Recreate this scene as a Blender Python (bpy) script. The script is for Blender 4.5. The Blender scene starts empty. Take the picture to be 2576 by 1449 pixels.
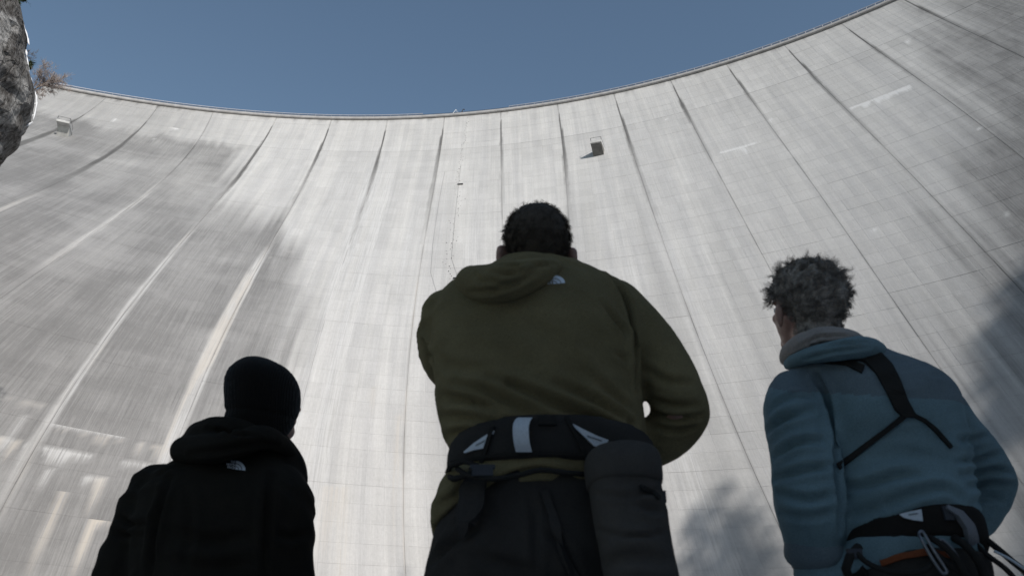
import bpy, bmesh, math, random
import numpy as np
from mathutils import Vector, Matrix

# ------------------------------------------------------------------ camera, sky, sun, exposure
scene = bpy.context.scene
COL = scene.collection
PITCH, FPIX = 0.46888, 1936.12          # camera pitch (rad); focal length in units of a 2576 px wide frame
cam_data = bpy.data.cameras.new('camera')
cam = bpy.data.objects.new('camera', cam_data)
COL.objects.link(cam)
cam.location = (0, 0, 0)
cam.rotation_euler = (math.pi / 2 + PITCH, 0, 0)
cam_data.sensor_width = 36.0
cam_data.lens = 36.0 * FPIX / 2576.0
cam_data.clip_start = 0.05
cam_data.clip_end = 5000
cam_data.dof.use_dof = True
cam_data.dof.focus_distance = 140.0
cam_data.dof.aperture_fstop = 7.0
scene.camera = cam

SUN_EL, SUN_AZ = math.radians(29.0), math.radians(31.0)   # azimuth measured from -Y (behind the camera) towards +X
sun_dir = Vector((math.sin(SUN_AZ) * math.cos(SUN_EL), -math.cos(SUN_AZ) * math.cos(SUN_EL), math.sin(SUN_EL)))
world = bpy.data.worlds.new('World')
scene.world = world
world.use_nodes = True
wn = world.node_tree
wn.nodes.clear()
w_out = wn.nodes.new('ShaderNodeOutputWorld')
w_bg = wn.nodes.new('ShaderNodeBackground')
w_sky = wn.nodes.new('ShaderNodeTexSky')
w_sky.sky_type = 'NISHITA'
w_sky.sun_disc = False
w_sky.sun_elevation = SUN_EL
w_sky.sun_rotation = math.pi - SUN_AZ
w_sky.altitude = 600
w_sky.air_density = 1.6
w_sky.dust_density = 0.3
w_sky.ozone_density = 1.8
w_bg.inputs['Strength'].default_value = 0.096
wn.links.new(w_sky.outputs[0], w_bg.inputs[0])
wn.links.new(w_bg.outputs[0], w_out.inputs[0])

sun_data = bpy.data.lights.new('sun', 'SUN')
sun_data.energy = 4.1
sun_data.angle = math.radians(0.53)
sun_data.color = (1.0, 0.955, 0.90)
sun = bpy.data.objects.new('sun', sun_data)
COL.objects.link(sun)
sun.location = sun_dir * 300
sun.rotation_euler = (-sun_dir).to_track_quat('-Z', 'Y').to_euler()

scene.view_settings.view_transform = 'Standard'
scene.view_settings.look = 'None'
scene.view_settings.gamma = 1.0
scene.view_settings.use_curve_mapping = False
scene.view_settings.exposure = 0.03

# ------------------------------------------------------------------ helpers
rng = np.random.default_rng(7)
random.seed(7)


def link(name, me, parent=None, label=None, cat=None, group=None, kind=None):
    o = bpy.data.objects.new(name, me)
    COL.objects.link(o)
    if parent is not None:
        o.parent = parent
    for k, v in (('label', label), ('category', cat), ('group', group), ('kind', kind)):
        if v:
            o[k] = v
    return o


def empty(name, loc, label=None, cat=None, group=None, kind=None):
    o = link(name, None, None, label, cat, group, kind)
    o.location = loc
    return o


def mesh(name, verts, faces, mat=None, smooth=False, uv=None):
    me = bpy.data.meshes.new(name)
    verts = np.asarray(verts, dtype=np.float32)
    me.vertices.add(len(verts))
    me.vertices.foreach_set('co', verts.ravel())
    ln = np.fromiter((len(f) for f in faces), dtype=np.int32, count=len(faces))
    li = np.fromiter((i for f in faces for i in f), dtype=np.int32)
    me.loops.add(len(li))
    me.loops.foreach_set('vertex_index', li)
    me.polygons.add(len(ln))
    me.polygons.foreach_set('loop_start', np.concatenate([[0], np.cumsum(ln)[:-1]]).astype(np.int32))
    me.update(calc_edges=True)
    me.polygons.foreach_set('use_smooth', np.zeros(len(ln), dtype=bool))
    if mat is not None:
        me.materials.append(mat)
    if smooth:
        me.polygons.foreach_set('use_smooth', np.ones(len(me.polygons), dtype=bool))
    if uv is not None:
        put_uv(me, uv)
    me.update()
    return me


def put_uv(me, uv):
    lay = me.uv_layers.new(name='UVMap')
    idx = np.empty(len(me.loops), dtype=np.int32)
    me.loops.foreach_get('vertex_index', idx)
    lay.data.foreach_set('uv', np.asarray(uv, dtype=np.float32)[idx].ravel())


def put_col(me, name, rgba):
    a = me.color_attributes.new(name=name, type='FLOAT_COLOR', domain='POINT')
    a.data.foreach_set('color', np.asarray(rgba, dtype=np.float32).ravel())


def hash2(ix, iy, seed):
    n = (ix.astype(np.int64) * 374761393 + iy.astype(np.int64) * 668265263 + seed * 974634541) & 0xffffffff
    n = ((n ^ (n >> 13)) * 1274126177) & 0xffffffff
    n = (n ^ (n >> 16)) & 0xffffffff
    return n / 4294967295.0


def vnoise(x, y, seed=0):
    x = np.asarray(x, float); y = np.asarray(y, float)
    ix = np.floor(x); iy = np.floor(y)
    fx = x - ix; fy = y - iy
    fx = fx * fx * (3 - 2 * fx); fy = fy * fy * (3 - 2 * fy)
    a = hash2(ix, iy, seed); b = hash2(ix + 1, iy, seed)
    c = hash2(ix, iy + 1, seed); d = hash2(ix + 1, iy + 1, seed)
    return (a * (1 - fx) + b * fx) * (1 - fy) + (c * (1 - fx) + d * fx) * fy


def fbm(x, y, seed=0, o=4):
    s, a, t = 0.0, 1.0, 0.0
    for i in range(o):
        s = s + a * vnoise(np.asarray(x) * 2 ** i, np.asarray(y) * 2 ** i, seed + i * 17)
        t += a
        a *= 0.5
    return s / t


def noise3(p, scale, seed=0, o=3):
    p = np.asarray(p, float) * scale
    return (fbm(p[:, 0] + 0.37 * p[:, 2], p[:, 1] - 0.51 * p[:, 2], seed, o) + fbm(p[:, 1] + 11.3 + 0.4 * p[:, 0], p[:, 2], seed + 5, o)
            + fbm(p[:, 2] + 3.1, p[:, 0] + 0.3 * p[:, 1], seed + 9, o)) / 3.0


def sstep(a, b, x):
    t = np.clip((np.asarray(x, float) - a) / (b - a), 0, 1)
    return t * t * (3 - 2 * t)


def at(px, py, Y):
    """The point on the upright plane y = Y that stands behind photograph position (px, py)."""
    a = (px - 1288.0) / FPIX
    b = (724.5 - py) / FPIX
    cp, sp = math.cos(PITCH), math.sin(PITCH)
    d = np.array([a, cp - b * sp, sp + b * cp])
    return d * (Y / d[1])


class NB:
    """Small node-tree builder."""
    def __init__(self, name):
        self.m = bpy.data.materials.new(name)
        self.m.use_nodes = True
        self.t = self.m.node_tree
        self.t.nodes.clear()
        self.out = self.t.nodes.new('ShaderNodeOutputMaterial')
        self.b = self.t.nodes.new('ShaderNodeBsdfPrincipled')
        self.t.links.new(self.b.outputs[0], self.out.inputs[0])

    def n(self, typ, **kw):
        n = self.t.nodes.new(typ)
        for k, v in kw.items():
            setattr(n, k, v)
        return n

    def set(self, sock, v):
        if hasattr(v, 'is_output') or isinstance(v, bpy.types.NodeSocket):
            self.t.links.new(v, sock)
        else:
            sock.default_value = v

    def math(self, op, a, b=None, c=None, clamp=False):
        n = self.n('ShaderNodeMath', operation=op)
        n.use_clamp = clamp
        self.set(n.inputs[0], a)
        if b is not None:
            self.set(n.inputs[1], b)
        if c is not None:
            self.set(n.inputs[2], c)
        return n.outputs[0]

    def mapr(self, v, a, b, c=0.0, d=1.0):
        n = self.n('ShaderNodeMapRange')
        n.interpolation_type = 'SMOOTHSTEP'
        self.set(n.inputs[0], v)
        for i, q in enumerate((a, b, c, d)):
            n.inputs[i + 1].default_value = q
        return n.outputs[0]

    def mix(self, f, a, b, blend='MIX'):
        n = self.n('ShaderNodeMix', data_type='RGBA', blend_type=blend)
        self.set(n.inputs[0], f)
        self.set(n.inputs[6], a if not isinstance(a, tuple) else (a + (1,) if len(a) == 3 else a))
        self.set(n.inputs[7], b if not isinstance(b, tuple) else (b + (1,) if len(b) == 3 else b))
        return n.outputs[2]

    def noise(self, vec, scale=5.0, detail=3.0, rough=0.55, dist=0.0):
        n = self.n('ShaderNodeTexNoise')
        if vec is not None:
            self.t.links.new(vec, n.inputs['Vector'])
        n.inputs['Scale'].default_value = scale
        n.inputs['Detail'].default_value = detail
        n.inputs['Roughness'].default_value = rough
        n.inputs['Distortion'].default_value = dist
        return n.outputs[0]

    def mapping(self, vec, scale=(1, 1, 1), loc=(0, 0, 0), rot=(0, 0, 0)):
        n = self.n('ShaderNodeMapping')
        self.t.links.new(vec, n.inputs[0])
        n.inputs['Location'].default_value = loc
        n.inputs['Rotation'].default_value = rot
        n.inputs['Scale'].default_value = scale
        return n.outputs[0]

    def bump(self, h, strength=0.3, dist=0.01):
        n = self.n('ShaderNodeBump')
        n.inputs['Strength'].default_value = strength
        n.inputs['Distance'].default_value = dist
        self.t.links.new(h, n.inputs['Height'])
        self.t.links.new(n.outputs[0], self.b.inputs['Normal'])

    def color(self, c):
        self.set(self.b.inputs['Base Color'], c if not isinstance(c, tuple) else (c + (1,) if len(c) == 3 else c))

    def rough(self, r, spec=0.5):
        self.set(self.b.inputs['Roughness'], r)
        self.b.inputs['Specular IOR Level'].default_value = spec


def simple_mat(name, col, rough=0.8, var=0.15, scale=8.0, spec=0.3, metal=0.0, bump=0.0, bscale=None):
    k = NB(name)
    tc = k.n('ShaderNodeTexCoord').outputs['Object']
    nz = k.noise(tc, scale, 4)
    lo = tuple(c * (1 - var) for c in col)
    hi = tuple(min(1.0, c * (1 + var)) for c in col)
    k.color(k.mix(k.mapr(nz, 0.3, 0.7), lo, hi))
    k.rough(rough, spec)
    k.b.inputs['Metallic'].default_value = metal
    if bump:
        k.bump(k.noise(tc, bscale or scale * 4, 3), bump, 0.01)
    return k.m


def box_vf(c, sx, sy, sz, R=None):
    v = np.array([[x, y, z] for x in (-1, 1) for y in (-1, 1) for z in (-1, 1)], float) * np.array([sx, sy, sz]) / 2
    if R is not None:
        v = v @ np.asarray(R, float).T
    v = v + np.asarray(c, float)
    f = [(0, 1, 3, 2), (4, 6, 7, 5), (0, 4, 5, 1), (2, 3, 7, 6), (0, 2, 6, 4), (1, 5, 7, 3)]
    return v, f


def join_vf(parts):
    V, Fc, o = [], [], 0
    for v, f in parts:
        V.append(np.asarray(v, float))
        Fc += [tuple(i + o for i in q) for q in f]
        o += len(v)
    return np.concatenate(V), Fc


def tube_vf(pts, rad, n=6, cap=True):
    pts = np.asarray(pts, float)
    m = len(pts)
    rad = np.broadcast_to(np.asarray(rad, float), (m,))
    tan = np.gradient(pts, axis=0)
    tan /= np.linalg.norm(tan, axis=1)[:, None] + 1e-12
    ref = np.array([0, 0, 1.0]) if abs(tan[0][2]) < 0.9 else np.array([1.0, 0, 0])
    V = []
    u = np.cross(tan[0], ref); u /= np.linalg.norm(u)
    for i in range(m):
        u = u - tan[i] * (u @ tan[i]); u /= np.linalg.norm(u) + 1e-12
        w = np.cross(tan[i], u)
        a = np.arange(n) * 2 * np.pi / n
        V.append(pts[i] + rad[i] * (np.cos(a)[:, None] * u + np.sin(a)[:, None] * w))
    V = np.concatenate(V)
    Fc = [(i * n + j, i * n + (j + 1) % n, (i + 1) * n + (j + 1) % n, (i + 1) * n + j) for i in range(m - 1) for j in range(n)]
    if cap:
        Fc += [tuple(range(n - 1, -1, -1)), tuple((m - 1) * n + j for j in range(n))]
    return V, Fc


# ------------------------------------------------------------------ the dam's face, as a surface: k counts joints from the left, t is metres below the crest
DAM_H = 150.0
DP = dict(cx=-42.795, cy=-34.572, R=218.637, r2=.055, r3=-.0314, a=-37.214, b=-41.663, c=27.0175, a1=17.685, b1=49.521, a2=-42.082, b2=-45.322,
          w0=.02537, w1=.19758, w2=.08258, v0=.01817, v1=.04152, phc=.10256)
TH = np.array([-.34867, -.27537, -.20234, -.12753, -.05182, .02434, .10256, .18177, .2582, .3359, .41004, .48096, .54965, .61531, .68002])
CO = np.array([[.0046, -.0189, .0106], [-.0051, .0261, -.0263], [-.0088, .0457, -.0398], [.0005, -.0071, .0057], [-.0013, .0052, -.0038],
               [-.0003, .0061, -.0061], [.0007, -.0037, .002], [-.0004, -.0021, .0102], [.001, .0012, -.0198], [-.0008, .0045, .0017],
               [-.0007, .0058, .0015], [-.0011, .0064, -.0049], [.0001, -.0015, .0016], [-.0003, .0053, -.0104], [-.0001, .0045, -.0109]])


def dam_phi(k, t):
    k, t = np.broadcast_arrays(np.asarray(k, float), np.asarray(t, float))
    tt = t / 100
    i = np.clip(np.floor(k).astype(int), 0, 13)
    f = k - i
    a = TH[i] + CO[i, 0] + CO[i, 1] * tt + CO[i, 2] * tt * tt
    b = TH[i + 1] + CO[i + 1, 0] + CO[i + 1, 1] * tt + CO[i + 1, 2] * tt * tt
    fc = np.clip(f, 0, 1)
    ex = f - fc
    return a + (b - a) * fc + ex * np.where(ex < 0, .073, .0645)


def dam(k, t, off=0.0):
    p = DP
    t = np.asarray(t, float)
    ph0 = dam_phi(k, t)
    tt = t / 100
    q = ph0 - p['phc']
    rho = (p['R'] * (1 + p['r2'] * q**2 + p['r3'] * q**3) + (p['a'] + p['a1'] * q + p['a2'] * q * q) * tt
           + (p['b'] + p['b1'] * q + p['b2'] * q * q) * tt**2 + p['c'] * tt**3 - off)
    ph = ph0 + (p['w0'] + p['w1'] * q + p['w2'] * q * q) * tt + (p['v0'] + p['v1'] * q) * tt * tt
    return np.stack(np.broadcast_arrays(p['cx'] + rho * np.sin(ph), p['cy'] + rho * np.cos(ph), DAM_H - t + 0 * ph), -1)


def dam_out(k, t):
    """Level unit vector pointing away from the face."""
    d = dam(k, t, 1.0) - dam(k, t)
    d[2] = 0
    return d / np.linalg.norm(d)


def dam_side(k, t):
    d = dam(k + .01, t) - dam(k - .01, t)
    d[2] = 0
    return d / np.linalg.norm(d)
# ------------------------------------------------------------------ concrete
BW = 16.5     # metres from joint to joint
LIFT = 3.0


def concrete_mat():
    k = NB('dam_concrete')
    uv = k.n('ShaderNodeUVMap').outputs[0]
    at_ = k.n('ShaderNodeAttribute', attribute_name='stain')
    sep = k.n('ShaderNodeSeparateColor')
    k.t.links.new(at_.outputs['Color'], sep.inputs[0])
    dark, light, warm, groove = sep.outputs[0], sep.outputs[1], sep.outputs[2], at_.outputs['Alpha']
    s_fine = k.noise(k.mapping(uv, (1.9, .035, 1)), 1.0, 5, .70)
    s_str = k.noise(k.mapping(uv, (4.6, .11, 1), (3, 1, 0)), 1.0, 5, .68)
    s_spk = k.noise(k.mapping(uv, (7, 5, 1), (9, 2, 0)), 1.0, 3, .75)
    s_mid = k.noise(k.mapping(uv, (.42, .012, 1), (31, 7, 0)), 1.0, 4, .6)
    s_blot = k.noise(k.mapping(uv, (.10, .075, 1), (5, 9, 0)), 1.0, 5, .6)
    s_horz = k.noise(k.mapping(uv, (.16, .9, 1), (17, 3, 0)), 1.0, 4, .65)
    s_grain = k.noise(k.mapping(uv, (3.2, 1.3, 1)), 1.0, 4, .7)
    # each formwork panel set its own tone
    sx = k.n('ShaderNodeSeparateXYZ'); k.t.links.new(uv, sx.inputs[0])
    cx = k.math('FLOOR', k.math('DIVIDE', sx.outputs[0], BW / 6))
    cy = k.math('FLOOR', k.math('DIVIDE', k.math('SUBTRACT', sx.outputs[1], 0.09), LIFT))
    cb = k.n('ShaderNodeCombineXYZ'); k.t.links.new(cx, cb.inputs[0]); k.t.links.new(cy, cb.inputs[1])
    wn_ = k.n('ShaderNodeTexWhiteNoise', noise_dimensions='2D'); k.t.links.new(cb.outputs[0], wn_.inputs[0])
    v = k.math('MULTIPLY_ADD', k.math('SUBTRACT', s_fine, .5), .30, 1.0)
    v = k.math('MULTIPLY', v, k.math('MULTIPLY_ADD', k.math('SUBTRACT', s_mid, .5), .36, 1.0))
    v = k.math('MULTIPLY', v, k.math('MULTIPLY_ADD', k.math('SUBTRACT', s_blot, .5), .28, 1.0))
    v = k.math('MULTIPLY', v, k.math('MULTIPLY_ADD', k.math('SUBTRACT', s_horz, .5), .11, 1.0))
    v = k.math('MULTIPLY', v, k.math('MULTIPLY_ADD', k.math('SUBTRACT', s_grain, .5), .26, 1.0))
    v = k.math('MULTIPLY', v, k.math('MULTIPLY_ADD', k.math('SUBTRACT', s_str, .5), .15, 1.0))
    v = k.math('MULTIPLY', v, k.math('MULTIPLY_ADD', k.math('SUBTRACT', s_spk, .5), .26, 1.0))
    v = k.math('MULTIPLY', v, k.math('MULTIPLY_ADD', k.math('SUBTRACT', wn_.outputs[0], .5), .065, 1.0))
    base = k.mix(1.0, k.mix(k.mapr(s_mid, .35, .65), (.444, .435, .427), (.462, .451, .436)), k_rgb(k, v), 'MULTIPLY')
    # dark weathering, broken up along the fall of the water
    brk = k.math('MULTIPLY_ADD', k.math('SUBTRACT', s_fine, .5), .8, k.math('MULTIPLY_ADD', k.math('SUBTRACT', s_blot, .5), 1.1, 0.0))
    d = k.math('MULTIPLY', dark, k.math('MULTIPLY_ADD', k.mapr(s_str, .40, .60), .22, k.math('ADD', .89, brk)), clamp=True)
    base = k.mix(d, base, k.mix(1.0, (.186, .182, .178), k_rgb(k, v), 'MULTIPLY'))
    l = k.math('MULTIPLY', k.math('MULTIPLY', light, 1.25, clamp=True), k.mapr(k.math('MULTIPLY_ADD', light, .22, s_str), .47, .66), clamp=True)
    base = k.mix(l, base, (.575, .568, .56))
    w = k.math('MULTIPLY', k.math('MULTIPLY', warm, 1.2, clamp=True), k.mapr(k.math('MULTIPLY_ADD', warm, .20, s_str), .44, .64), clamp=True)
    base = k.mix(w, base, k.mix(s_fine, (.42, .375, .32), (.54, .50, .45)))
    base = k.mix(k.math('MULTIPLY', groove, k.math('MULTIPLY_ADD', s_fine, .7, .55), clamp=True), base, (.085, .083, .080))
    k.color(base)
    k.rough(.9, .25)
    k.bump(k.math('ADD', s_grain, k.math('MULTIPLY', s_fine, .6)), .35, .06)
    return k.m


def k_rgb(k, v):
    n = k.n('ShaderNodeCombineColor')
    for i in range(3):
        k.t.links.new(v, n.inputs[i])
    return n.outputs[0]


M_CONC = concrete_mat()

# joint: start, widest, end of the dark seep (m below crest), half-width (m), strength, side (-1 left, +1 right)
SEEP = {0: (12, 52, 84, 1.7, 1.0, -.3), 1: (9, 44, 80, 1.0, 1.0, -.2), 2: (20, 30, 48, .28, .7, 0), 3: (4, 34, 76, .70, 1.0, -.3),
        4: (4, 20, 70, .55, 1.0, -.3), 5: (5, 22, 62, .62, 1.0, 0), 6: (5, 15, 62, .55, 1.0, -.5), 7: (3, 16, 48, .45, .95, .2), 8: (4, 24, 72, .62, .9, .3), 9: (3, 20, 56, .60, .95, .2),
        10: (2, 14, 46, .50, .95, .2), 11: (2, 12, 44, .50, .95, .2), 12: (2, 16, 74, .50, .95, .1), 13: (3, 14, 52, .45, .95, .1), 14: (-5, 12, 60, .5, .95, .2), 15: (-5, 12, 50, .5, .9, .2),
        16: (2, 12, 40, .5, .9, 0), 17: (2, 12, 40, .5, .9, 0)}
# white lime runs: k from, k to, t top, length, strength
LIME = [(12.05, 12.85, 39.3, 6.5, .95), (10.15, 10.72, 41.2, 4.5, .8), (13.38, 13.44, 21, 6, .9), (11.2, 11.46, 78.2, 2.6, .85), (12.93, 13.0, 62, 3.2, .7),
        (11.03, 11.1, 33, 6, .6), (9.64, 9.7, 19.2, 4.5, .7), (10.62, 10.66, 30.5, 8, .5), (4.0, 4.06, 31, 2.5, .7), (0.45, 0.55, 6.2, 2.6, .55), (.45, .55, 12.1, 5.4, .5),
        (1.42, 1.6, 12.1, 5.9, .6), (1.3, 1.36, 21, 3, .3), (5.1, 5.14, 64, 20, .5), (5.75, 5.8, 60, 60, .35), (6.52, 6.56, 60, 30, .4), (7.12, 7.16, 72, 24, .4),
        (3.02, 3.4, 123.2, 4.0, .5), (2.55, 2.95, 123.2, 5.0, .4), (3.42, 3.6, 126.2, 6, .45), (3.0, 3.6, 120.1, 1.4, .4), (2.2, 2.6, 117.2, 3, .3), (3.6, 3.95, 123.2, 3, .35), (3.15, 3.2, 126.2, 7, .4), (2.62, 2.68, 129, 8, .4), (2.8, 2.84, 120, 7, .35),
        (11.55, 11.6, 96, 3, .4), (12.4, 12.46, 84, 5, .45)]
# cream rust-tinged runs
CREAM = [(3.3, 3.36, 129.1, 14, .55), (3.58, 3.72, 132.1, 14, .8), (3.05, 3.97, 120.2, 2.6, .4), (2.5, 2.9, 123.2, 6, .5), (2.3, 2.95, 117.2, 1.6, .3), (3.3, 3.34, 120.2, 9, .5), (3.7, 3.76, 120.2, 7, .4),
         (3.5, 3.62, 126.3, 7, .6), (5.3, 5.55, 123.3, 30, .35), (5.62, 5.7, 105, 40, .3), (4.05, 4.35, 72.2, 1.1, .5), (4.2, 4.4, 69.2, .9, .5), (5.9, 5.97, 110, 40, .35)]


def stain_at(k, t):
    U = k * BW
    seep = np.zeros_like(k)
    dark = np.zeros_like(k); light = np.zeros_like(k); warm = np.zeros_like(k)
    rag = .55 * fbm(U * .45, t * .05, 3) + .75 * fbm(U * 1.7, t * .018, 5) - .65
    rag2 = fbm(U * .09, t * .05, 8) - .5
    # the weathered left-hand blocks
    edge = np.interp(t, [0, 18, 40, 58, 70, 85, 100, 112, 125, 150], [1.2, 2.6, 3.05, 3.6, 4.42, 4.72, 4.7, 4.62, 4.55, 4.5])
    left = sstep(.34, -.42, (k - edge) + rag * .9)
    left = np.where(k < 3, np.maximum(left * sstep(70, 30, t), (.94 + .2 * rag2) * (1 - .85 * sstep(2.35, 3.0, k + rag * .5) * sstep(62, 28, t + rag * 20))), np.where(k < 4, sstep(45, 66, t + rag * 16 + 6 * (3.5 - k)), left))
    top = sstep(15.5, 20.5, t + rag * 9 - 1.5 * np.floor(k * 3 % 2) * .6)
    dark = np.maximum(dark, left * (top * .93 + (1 - top) * (.50 - .32 * sstep(1.0, 2.4, k))) * (.86 + .5 * rag2 + .3 * (fbm(U * .12, t * .5, 91) - .5))
                      * (1.0 + .12 * sstep(2.2, .5, k)))
    # lighter band of block between joints 3 and 4 high up, and right part of block 4
    # black weathering at the right, lower part also painted darker to deepen the tree shadow
    r = sstep(-.45, .75, (k - np.interp(t, [0, 30, 60, 90, 120, 150], [14.2, 13.55, 12.75, 11.8, 11.0, 10.8])) + rag * 1.5 + rag2 * .8)
    dark = np.maximum(dark, r * .70 * (.62 + .55 * fbm(U * .3, t * .35, 55) + .35 * fbm(U * 1.3, t * .9, 57)))
    dark += .09 * sstep(9, 13, k)
    # vertical curtains in the middle
    cur = fbm(U * .22, t * .008 + 40, 21)
    dark += .20 * sstep(.52, .72, cur) * sstep(25, 60, t) * sstep(4.2, 5, k) * (1 - sstep(9.5, 11, k))
    light += .35 * sstep(.5, .68, fbm(U * .30 + 9, t * .006, 25)) * sstep(8, 40, t) * sstep(4, 5, k) * (1 - sstep(8, 11, k))
    dark += .12 * sstep(17.9, 18.2, t) * sstep(30, 19, t) * (k > 4) * sstep(.3, .6, fbm(U * .5, t * .1, 31))
    light += .12 * (t < 18.05) * (t > 15.1) * (k > 3)
    # drip marks right below the crest
    dark += .55 * sstep(3.6, .8, t + 3.0 * fbm(U * 1.6, U * 0, 61)) * sstep(.35, .6, fbm(U * .8, U * 0 + 3, 66))
    # seeps along the joints
    kr = np.round(k)
    for j, (a, b, c, hw, st, side) in SEEP.items():
        w = np.where(t < b, np.clip((t - a) / (b - a), 0, 1) ** .8, 1 + .7 * np.clip((t - b) / (c - b), 0, 1))
        s = np.where(t < b, sstep(a, a + 2, t), 1 - .8 * np.clip((t - b) / (c - b), 0, 1) ** .7) * (t < c + 20 * (fbm(U * 2, U * 0, 71) - .5))
        hw = hw * .78
        x = (k - j) * BW - side * hw * w
        n = fbm(U * 1.3, t * .1, 77 + j)
        n2 = fbm(U * 3.1, t * .35, 177 + j)
        m = sstep(1.15, .6, np.abs(x) / (hw * np.maximum(w, .05) * (.25 + 1.0 * n + .55 * n2))) * s * st * (.55 + .5 * n + .4 * n2)
        seep = np.maximum(seep, m * np.where(t < b + 3, .85, .85 - .5 * np.clip((t - b - 3) / 14, 0, 1)))
        dark = np.maximum(dark, m * .7)
    # pale lime bands beside joints 1-5
    for j, a, b, wl, wr, lt, wm in ((1, 60, 150, .3, .8, .30, .3), (2, 40, 95, .9, .5, .26, .12), (3, 58, 135, .80, .45, .32, .34), (4, 62, 150, 1.8, .6, .40, .42),
                                    (5, 50, 135, .30, .28, 1.0, .12), (7, 24, 44, .25, .3, .7, .0), (8, 60, 120, 1.2, .6, .3, .1), (6, 60, 150, .3, .3, .35, .3)):
        g = sstep(a, a + 18, t) * sstep(b + 6, b - 14, t)
        x = (k - j) * BW + .5 * (n1(t, j) - .5)
        n = fbm(U * .9, t * .045, 101 + j)
        wl_ = wl * (.35 + 1.3 * n) * (.45 + .55 * sstep(a, a + 40, t)); wr_ = wr * (.35 + 1.3 * n)
        m = np.where(x < 0, sstep(1.25, .6, -x / wl_), sstep(1.25, .6, x / wr_)) * g
        light = np.maximum(light, m * lt * (.45 + 1.1 * fbm(U * 1.4, t * .22, 161 + j)))
        warm = np.maximum(warm, m * wm * sstep(.4, .6, fbm(U * .7, t * .06, 120 + j)) * 1.3)
        dark *= 1 - .8 * m * min(1, lt * 1.9)
    for (k0, k1, t0, ln, st) in LIME:
        n = vnoise(U * 1.35 + t0, U * 0 + t0, 131)
        l = ln * np.clip(.16 + 1.25 * n ** 2.2, .1, 1.3) * np.sin(np.clip((k - k0) / max(k1 - k0, .05), .12, .88) * np.pi) ** .5
        m = sstep(k0 - .02, k0 + .02, k) * sstep(k1 + .02, k1 - .02, k) * (t > t0) * sstep(t0 + l, t0 + l * .25, t) * st
        light = np.maximum(light, m * 1.1)
        dark *= 1 - .7 * m
    for (k0, k1, t0, ln, st) in CREAM:
        n = fbm(U * 2.2, U * 0 + t0, 141)
        l = ln * np.clip(2.6 * (n - .28), .08, 1.4)
        m = sstep(k0 - .02, k0 + .02, k) * sstep(k1 + .02, k1 - .02, k) * (t > t0) * sstep(t0 + l, t0 + l * .3, t) * st
        warm = np.maximum(warm, m)
        dark *= 1 - .6 * m
    # pale patch left by wet shuttering low on the middle left block
    return np.clip(dark, 0, 1), np.clip(light, 0, 1), np.clip(warm, 0, 1), np.clip(seep, 0, 1)


def n1(t, j):
    return fbm(t * .12, t * 0 + j * 5.3, 151)


def cols_for_block():
    c = [0.0, .0028, .02, .045, .08, .125]
    for p in range(6):
        a = p / 6
        if p > 0:
            c += [a - .0022, a, a + .0022]
        c += [a + (1 / 18), a + (2 / 18)]
    c += [1 - .125 + .004, 1 - .08, 1 - .045, 1 - .02, 1 - .0028, 1.0]
    c = sorted(set(round(x, 5) for x in c))
    return np.array(c)


CF = cols_for_block()
isP = np.array([any(abs(c - p / 6) < 1e-4 for p in range(1, 6)) for c in CF])
isJ = (CF < 1e-6) | (CF > 1 - 1e-6)
RF = np.array([0, .045, .75, 1.5, 2.25, 2.955, 3.0])
NL = 51
K0, K1 = -1, 17

dam_root = empty('arch_dam', tuple(dam(7.0, 150.0)), 'towering curved grey concrete arch dam with stained vertical joints', 'dam')


def block_stain(kb):
    T = (0.09 + LIFT * np.arange(NL)[:, None] + RF[None, :]).ravel()
    Kc, Tr = np.meshgrid(kb + CF, T)
    return [q.reshape(NL, len(RF), len(CF)) for q in stain_at(Kc, Tr)]


def lift_arrays(kb, i, st):
    """Vertices, UVs and stain colours of lift i of block kb."""
    rows = 0.09 + LIFT * i + RF
    if i == 0:
        rows[0] = 0.0
    Kc, Tr = np.meshgrid(kb + CF, rows)
    rec = np.zeros_like(Kc)
    rec[:, isP] = .02
    rec[0, :] = np.maximum(rec[0, :], .022)
    rec[-1, :] = np.maximum(rec[-1, :], .022)
    if i == 6 or i == 5:
        rec[0 if i == 6 else -1, :] = .07
    rec[:, isJ] = .10
    # shuttering was never set quite flush: panels stand a few mm to 2 cm proud of each other
    pan = np.clip(np.floor((Kc - kb) * 6 - 1e-6), 0, 5)
    pr = (hash2(pan + kb * 6 + 100, np.full_like(pan, i), 5) - .5) * .018 + (hash2(np.full_like(pan, kb + 50), np.full_like(pan, i), 15) - .5) * .03
    P = dam(Kc, Tr, -rec + pr)
    d, l, w, sp = st[0][i], st[1][i], st[2][i], st[3][i]
    g = np.zeros_like(Kc)
    lw = .10 + .95 * sstep(.35, .75, fbm(Kc * BW * .22, np.full_like(Kc, i * 3.7), 171, 3)) * (.35 + .65 * sstep(4.5, 9, Kc) + .75 * sstep(3.8, 2.5, Kc))
    g[0, :] = lw[0, :]; g[-1, :] = lw[-1, :]
    g[:, isP] = np.maximum(g[:, isP], .32 * fbm(Kc * 6 * 3.3, Tr * .15, 175, 3)[:, isP] * 1.6)
    jn = .9 + 1.6 * sstep(.35, .6, fbm(Tr * .13, Kc * 0 + 3.1 * np.round(Kc), 183, 3))
    g[:, isJ] = jn[:, isJ]
    nb = np.roll(isJ, 1) | np.roll(isJ, -1)
    g[:, nb] = .6 * jn[:, nb]
    rgba = np.stack([d, l, w, np.clip(np.maximum(np.maximum(g, 0) * .23, sp), 0, 1)], -1)
    return P.reshape(-1, 3), np.stack([Kc * BW, Tr], -1).reshape(-1, 2), rgba.reshape(-1, 4)


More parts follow.
